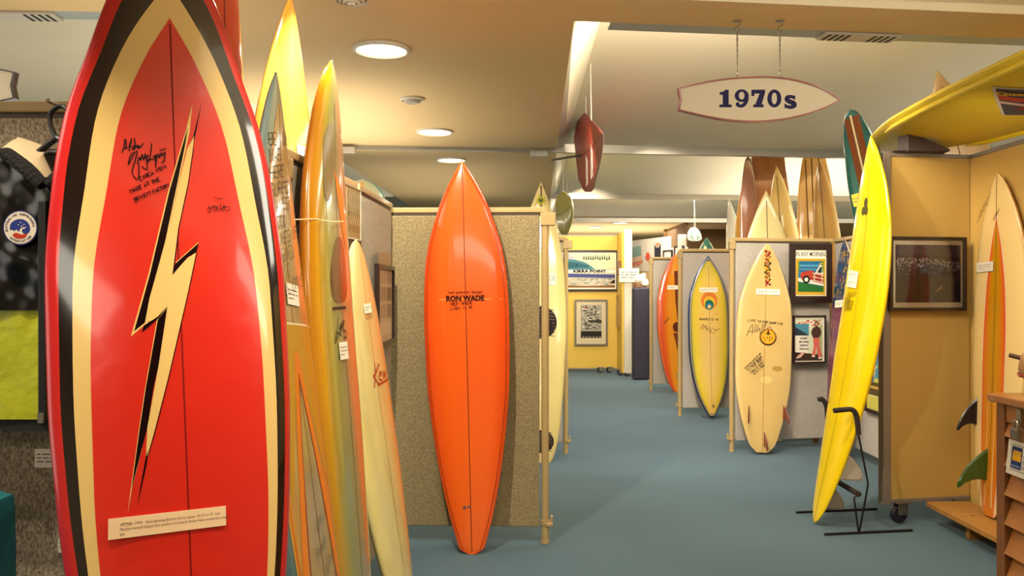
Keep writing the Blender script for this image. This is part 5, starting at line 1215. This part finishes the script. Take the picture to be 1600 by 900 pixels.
ln.add([(-.13, .026, 1.745), (.13, .026, 1.745), (.10, .022, 1.60), (-.10, .022, 1.60)], [(0, 1, 2, 3)])
ln.build('lining', M_LINING, r, smooth=True); MB().box((-.005, .014, 1.685), (.035, .02, 1.705)).build('neck_tag', M_WHITE, r)
PX = P(33, 356, 2.06).x - JX; PZ = P(33, 356, 2.06).z
def onchest(x, y, o): 
    X = PX + x; return (X, -.0745 - o, PZ + y)
a = Art(onchest); a.poly(ellipse(0, 0, .0435, .0435, 40), ink('2a2a5c'), .004); a.poly(ellipse(0, 0, .040, .040, 40), ink('e0d2bc'), .0046)
wv = smooth_line([(-.025, -.006), (-.024, .008), (-.012, .019), (.006, .021), (.02, .012), (.025, -.002), (.021, -.012), (.012, -.015), (.005, -.01), (.006, -.003), (.012, -.003), (.009, .002), (.0, -.002), (-.003, -.01), (-.009, -.004), (-.015, -.008), (-.019, -.004)], 4)
a.poly(wv, ink('2b3a7c'), .0052); a.poly(smooth_line([(-.019, -.018), (-.01, -.012), (.004, -.017), (.018, -.014), (.012, -.024), (0, -.027), (-.012, -.025), (-.019, -.018)], 3)[:-1], ink('b83a24'), .0052)
for x, y in ((.002, .013), (.01, .008), (.014, .001), (-.004, .007), (.004, .004)): a.poly(ellipse(x, y, .0016, .0016, 6), ink('e0d2bc'), .0056)
def arc(tx, a0, a1, R, flip=False):
    n = len(tx)
    for k, ch in enumerate(tx):
        if ch == ' ': continue
        g = math.radians(a0 + (a1 - a0) * k / max(1, n - 1)); a.text(ink('241c3c'), ch, .0078, at=(R * math.cos(g), R * math.sin(g)), rot=g - math.pi / 2 if not flip else g + math.pi / 2, bold=.0002, off=.0054)
arc('AUSTRALIAN', 193, 107, .0335); arc('SURFRIDERS', 90, 8, .0335); arc('ASSOCIATION', 228, 318, .0335, True)
o = a.build('patch', r); o['label'] = 'round wave emblem patch with lettering'
r = thing('coat_hanger', 'black plastic coat hanger holding the spray jacket', 'hanger', (JX, 2.15, 0))
hx = P(90, 185, 2.15).x - JX
hk = smooth_line([(hx + .035, 0, 1.795), (hx + .033, 0, 1.83), (hx + .01, 0, 1.853), (hx - .018, 0, 1.835), (hx - .017, 0, 1.80), (hx + .0, 0, 1.765)], 5)
MB().tube(hk, .0065, 8).build('hook', M_BLACK, r, smooth=True)
hb = MB(); hb.tube(smooth_line([(-.19, 0, 1.665), (-.1, 0, 1.705), (hx - .01, 0, 1.765), (hx + .01, 0, 1.765), (.12, 0, 1.705), (.21, 0, 1.665)], 5), .0085, 8); hb.tube(smooth_line([(-.17, 0, 1.665), (-.05, 0, 1.725), (hx, 0, 1.733), (.1, 0, 1.712), (.19, 0, 1.665)], 5), .0065, 8)
hb.build('shoulder_bar', M_BLACK, r, smooth=True)
p = P(91, 165, 2.2); tag(MB().tube([(p.x, 2.236, p.z), (p.x, 2.155, p.z), (p.x, 2.15, p.z + .004)], [.004, .004, .0065], 10).build('panel_peg', M_STEEL, smooth=True), 'small steel peg on panel rail carrying the black hanger', 'peg')

# teal board bag
r = thing('board_bag', 'teal padded board bag standing at the lower left edge', 'bag', (-1.512, 2.0, -.04))
MB().prism(smooth_line([(-.3, .0), (-.3, .6), (-.29, .86), (-.2, .925), (0, .93), (.2, .925), (.265, .915), (.283, .87), (.285, .5), (.28, .03), (.27, .0)], 4), -.06, .06, 'y').build('body', mat('bag_teal', '1f6d70', .6, noise=(8, '1a5a60', .3), bump=(12, .006)), r, smooth=True, bevel=.025)
MB().tube(smooth_line([(-.29, -.062, .02), (-.285, -.062, .84), (-.2, -.062, .91), (0, -.062, .915), (.2, -.062, .91), (.262, -.062, .88), (.268, -.062, .5), (.262, -.062, .03)], 5), .006, 6).build('piping', mat('bag_piping', '123f44', .6), r, smooth=True)

# ================================================================ SLATTED CABINET
r = thing('slatted_cabinet', 'oak cabinet with louvred slats and padlock at the lower right', 'cabinet', (1.775, 3.03, 0))
OAK = mat('oak', 'b4763c', .45, coat=.15, noise=(5, '96602c', .3), stretch=(8, 1, 8)); OAKV = mat('oak_upright', '8a5424', .45, coat=.15, noise=(5, '70421a', .3), stretch=(8, 8, 1)); OAKT = mat('oak_top', 'b5773a', .35, coat=.3, noise=(5, '9a6028', .3), stretch=(8, 1, 8))
MB().box((-.03, -1.25, .97), (.6, .03, 1.0)).build('lid', OAKT, r, bevel=.006)
MB().box((-.012, -.05, 0), (.03, .0, .97)).build('corner_post', OAKV, r, bevel=.003)
MB().box((.03, -1.22, .03), (.56, -.002, .966)).build('carcass', mat('oak_inner', '5c3416', .7), r)
MB().box((-.006, -1.22, .905), (.025, -.05, .966)).build('front_rail', OAK, r, bevel=.002)
for k in range(9):
    z = .852 - .105 * k
    MB().prism([(.028, z + .115), (.034, z + .11), (-.002, z), (-.014, z + .003), (-.008, z + .018)], -1.22, -.052, 'y').build('slat', OAK, r)
hp = MB().box((-.018, -.152, .90), (-.006, -.128, .962)).build('hasp', M_STEEL, r, bevel=.002)
pl = MB().box((-.036, -.16, .862), (-.016, -.122, .897)).build('padlock', mat('padlock_steel', '8a8478', .3, metal=.8), r, bevel=.004)
MB().tube(smooth_line([(-.026, -.152, .895), (-.026, -.152, .915), (-.026, -.141, .925), (-.026, -.13, .915), (-.026, -.13, .895)], 4), .004, 8).build('shackle', M_STEEL, pl, smooth=True)
sgn = MB().add([(-.018, -.075, .73), (-.018, -.48, .73), (-.022, -.48, .73), (-.022, -.075, .73), (-.006, -.075, .85), (-.006, -.48, .85), (-.01, -.48, .85), (-.01, -.075, .85)], [(0, 1, 2, 3), (4, 5, 6, 7), (0, 1, 5, 4), (1, 2, 6, 5), (2, 3, 7, 6), (3, 0, 4, 7)]).build('sign_plate', mat('paper_d8d0c0', 'd8d0c0', .6), r)
sgn['label'] = 'white sign with blue and yellow wave logo'
a = Art(lambda u, v, o: (-.0224 + .012 * v / .12 - o, -.075 - u, .73 + v))
a.line([(.02, .018), (.385, .018), (.385, .105), (.02, .105)], .002, ink('3c4a5a'), closed=True)
a.rect(.025, .024, .085, .1, ink('2c3a6a'))
for k in range(4): a.poly(smooth_line([(.03 + .012 * k, .055), (.036 + .012 * k, .085), (.048 + .011 * k, .085), (.042 + .012 * k, .075), (.046 + .012 * k, .06), (.04 + .012 * k, .05), (.03 + .012 * k, .055)], 3)[:-1], ink('e0a81c'))
a.rect(.03, .03, .08, .036, ink('7a86a8'))
for k, tx in enumerate(('The', 'Surfing', 'Development', 'Gold Coast')): a.text(ink('2a2a34'), tx, .0165, at=(.092, .091 - .019 * k), align='LEFT')
a.build('lettering', sgn)
p = tag(MB().prism([(1.80, 2.62), (2.0, 2.58), (2.02, 2.84), (1.83, 2.86)], 1.001, 1.0035, 'z').build('paper_sheet', M_WHITE), 'loose white paper sheet lying on the oak cabinet lid', 'paper')
r = thing('carved_head', 'carved pale wooden head with dark peg standing on cabinet lid', 'ornament', (1.89, 2.96, 1.001))
MB().lathe([(0, 0), (.035, 0), (.03, .02), (.055, .045), (.078, .09), (.07, .14), (.04, .175), (0, .185)], 20).build('head', mat('wood_pale', 'c99a66', .5, noise=(6, 'b88650', .3)), r, smooth=True)
MB().tube([(-.055, .03, .13), (-.085, .06, .14)], .008, 8).build('peg', mat('peg_dark', '4a2c1c', .5), r, smooth=True)
MB().tube(smooth_line([(-.06, .045, .075), (-.075, .01, .07), (-.07, -.03, .075)], 4), .006, 6).build('mouth', mat('mouth_red', '9a2c20', .5), r, smooth=True)
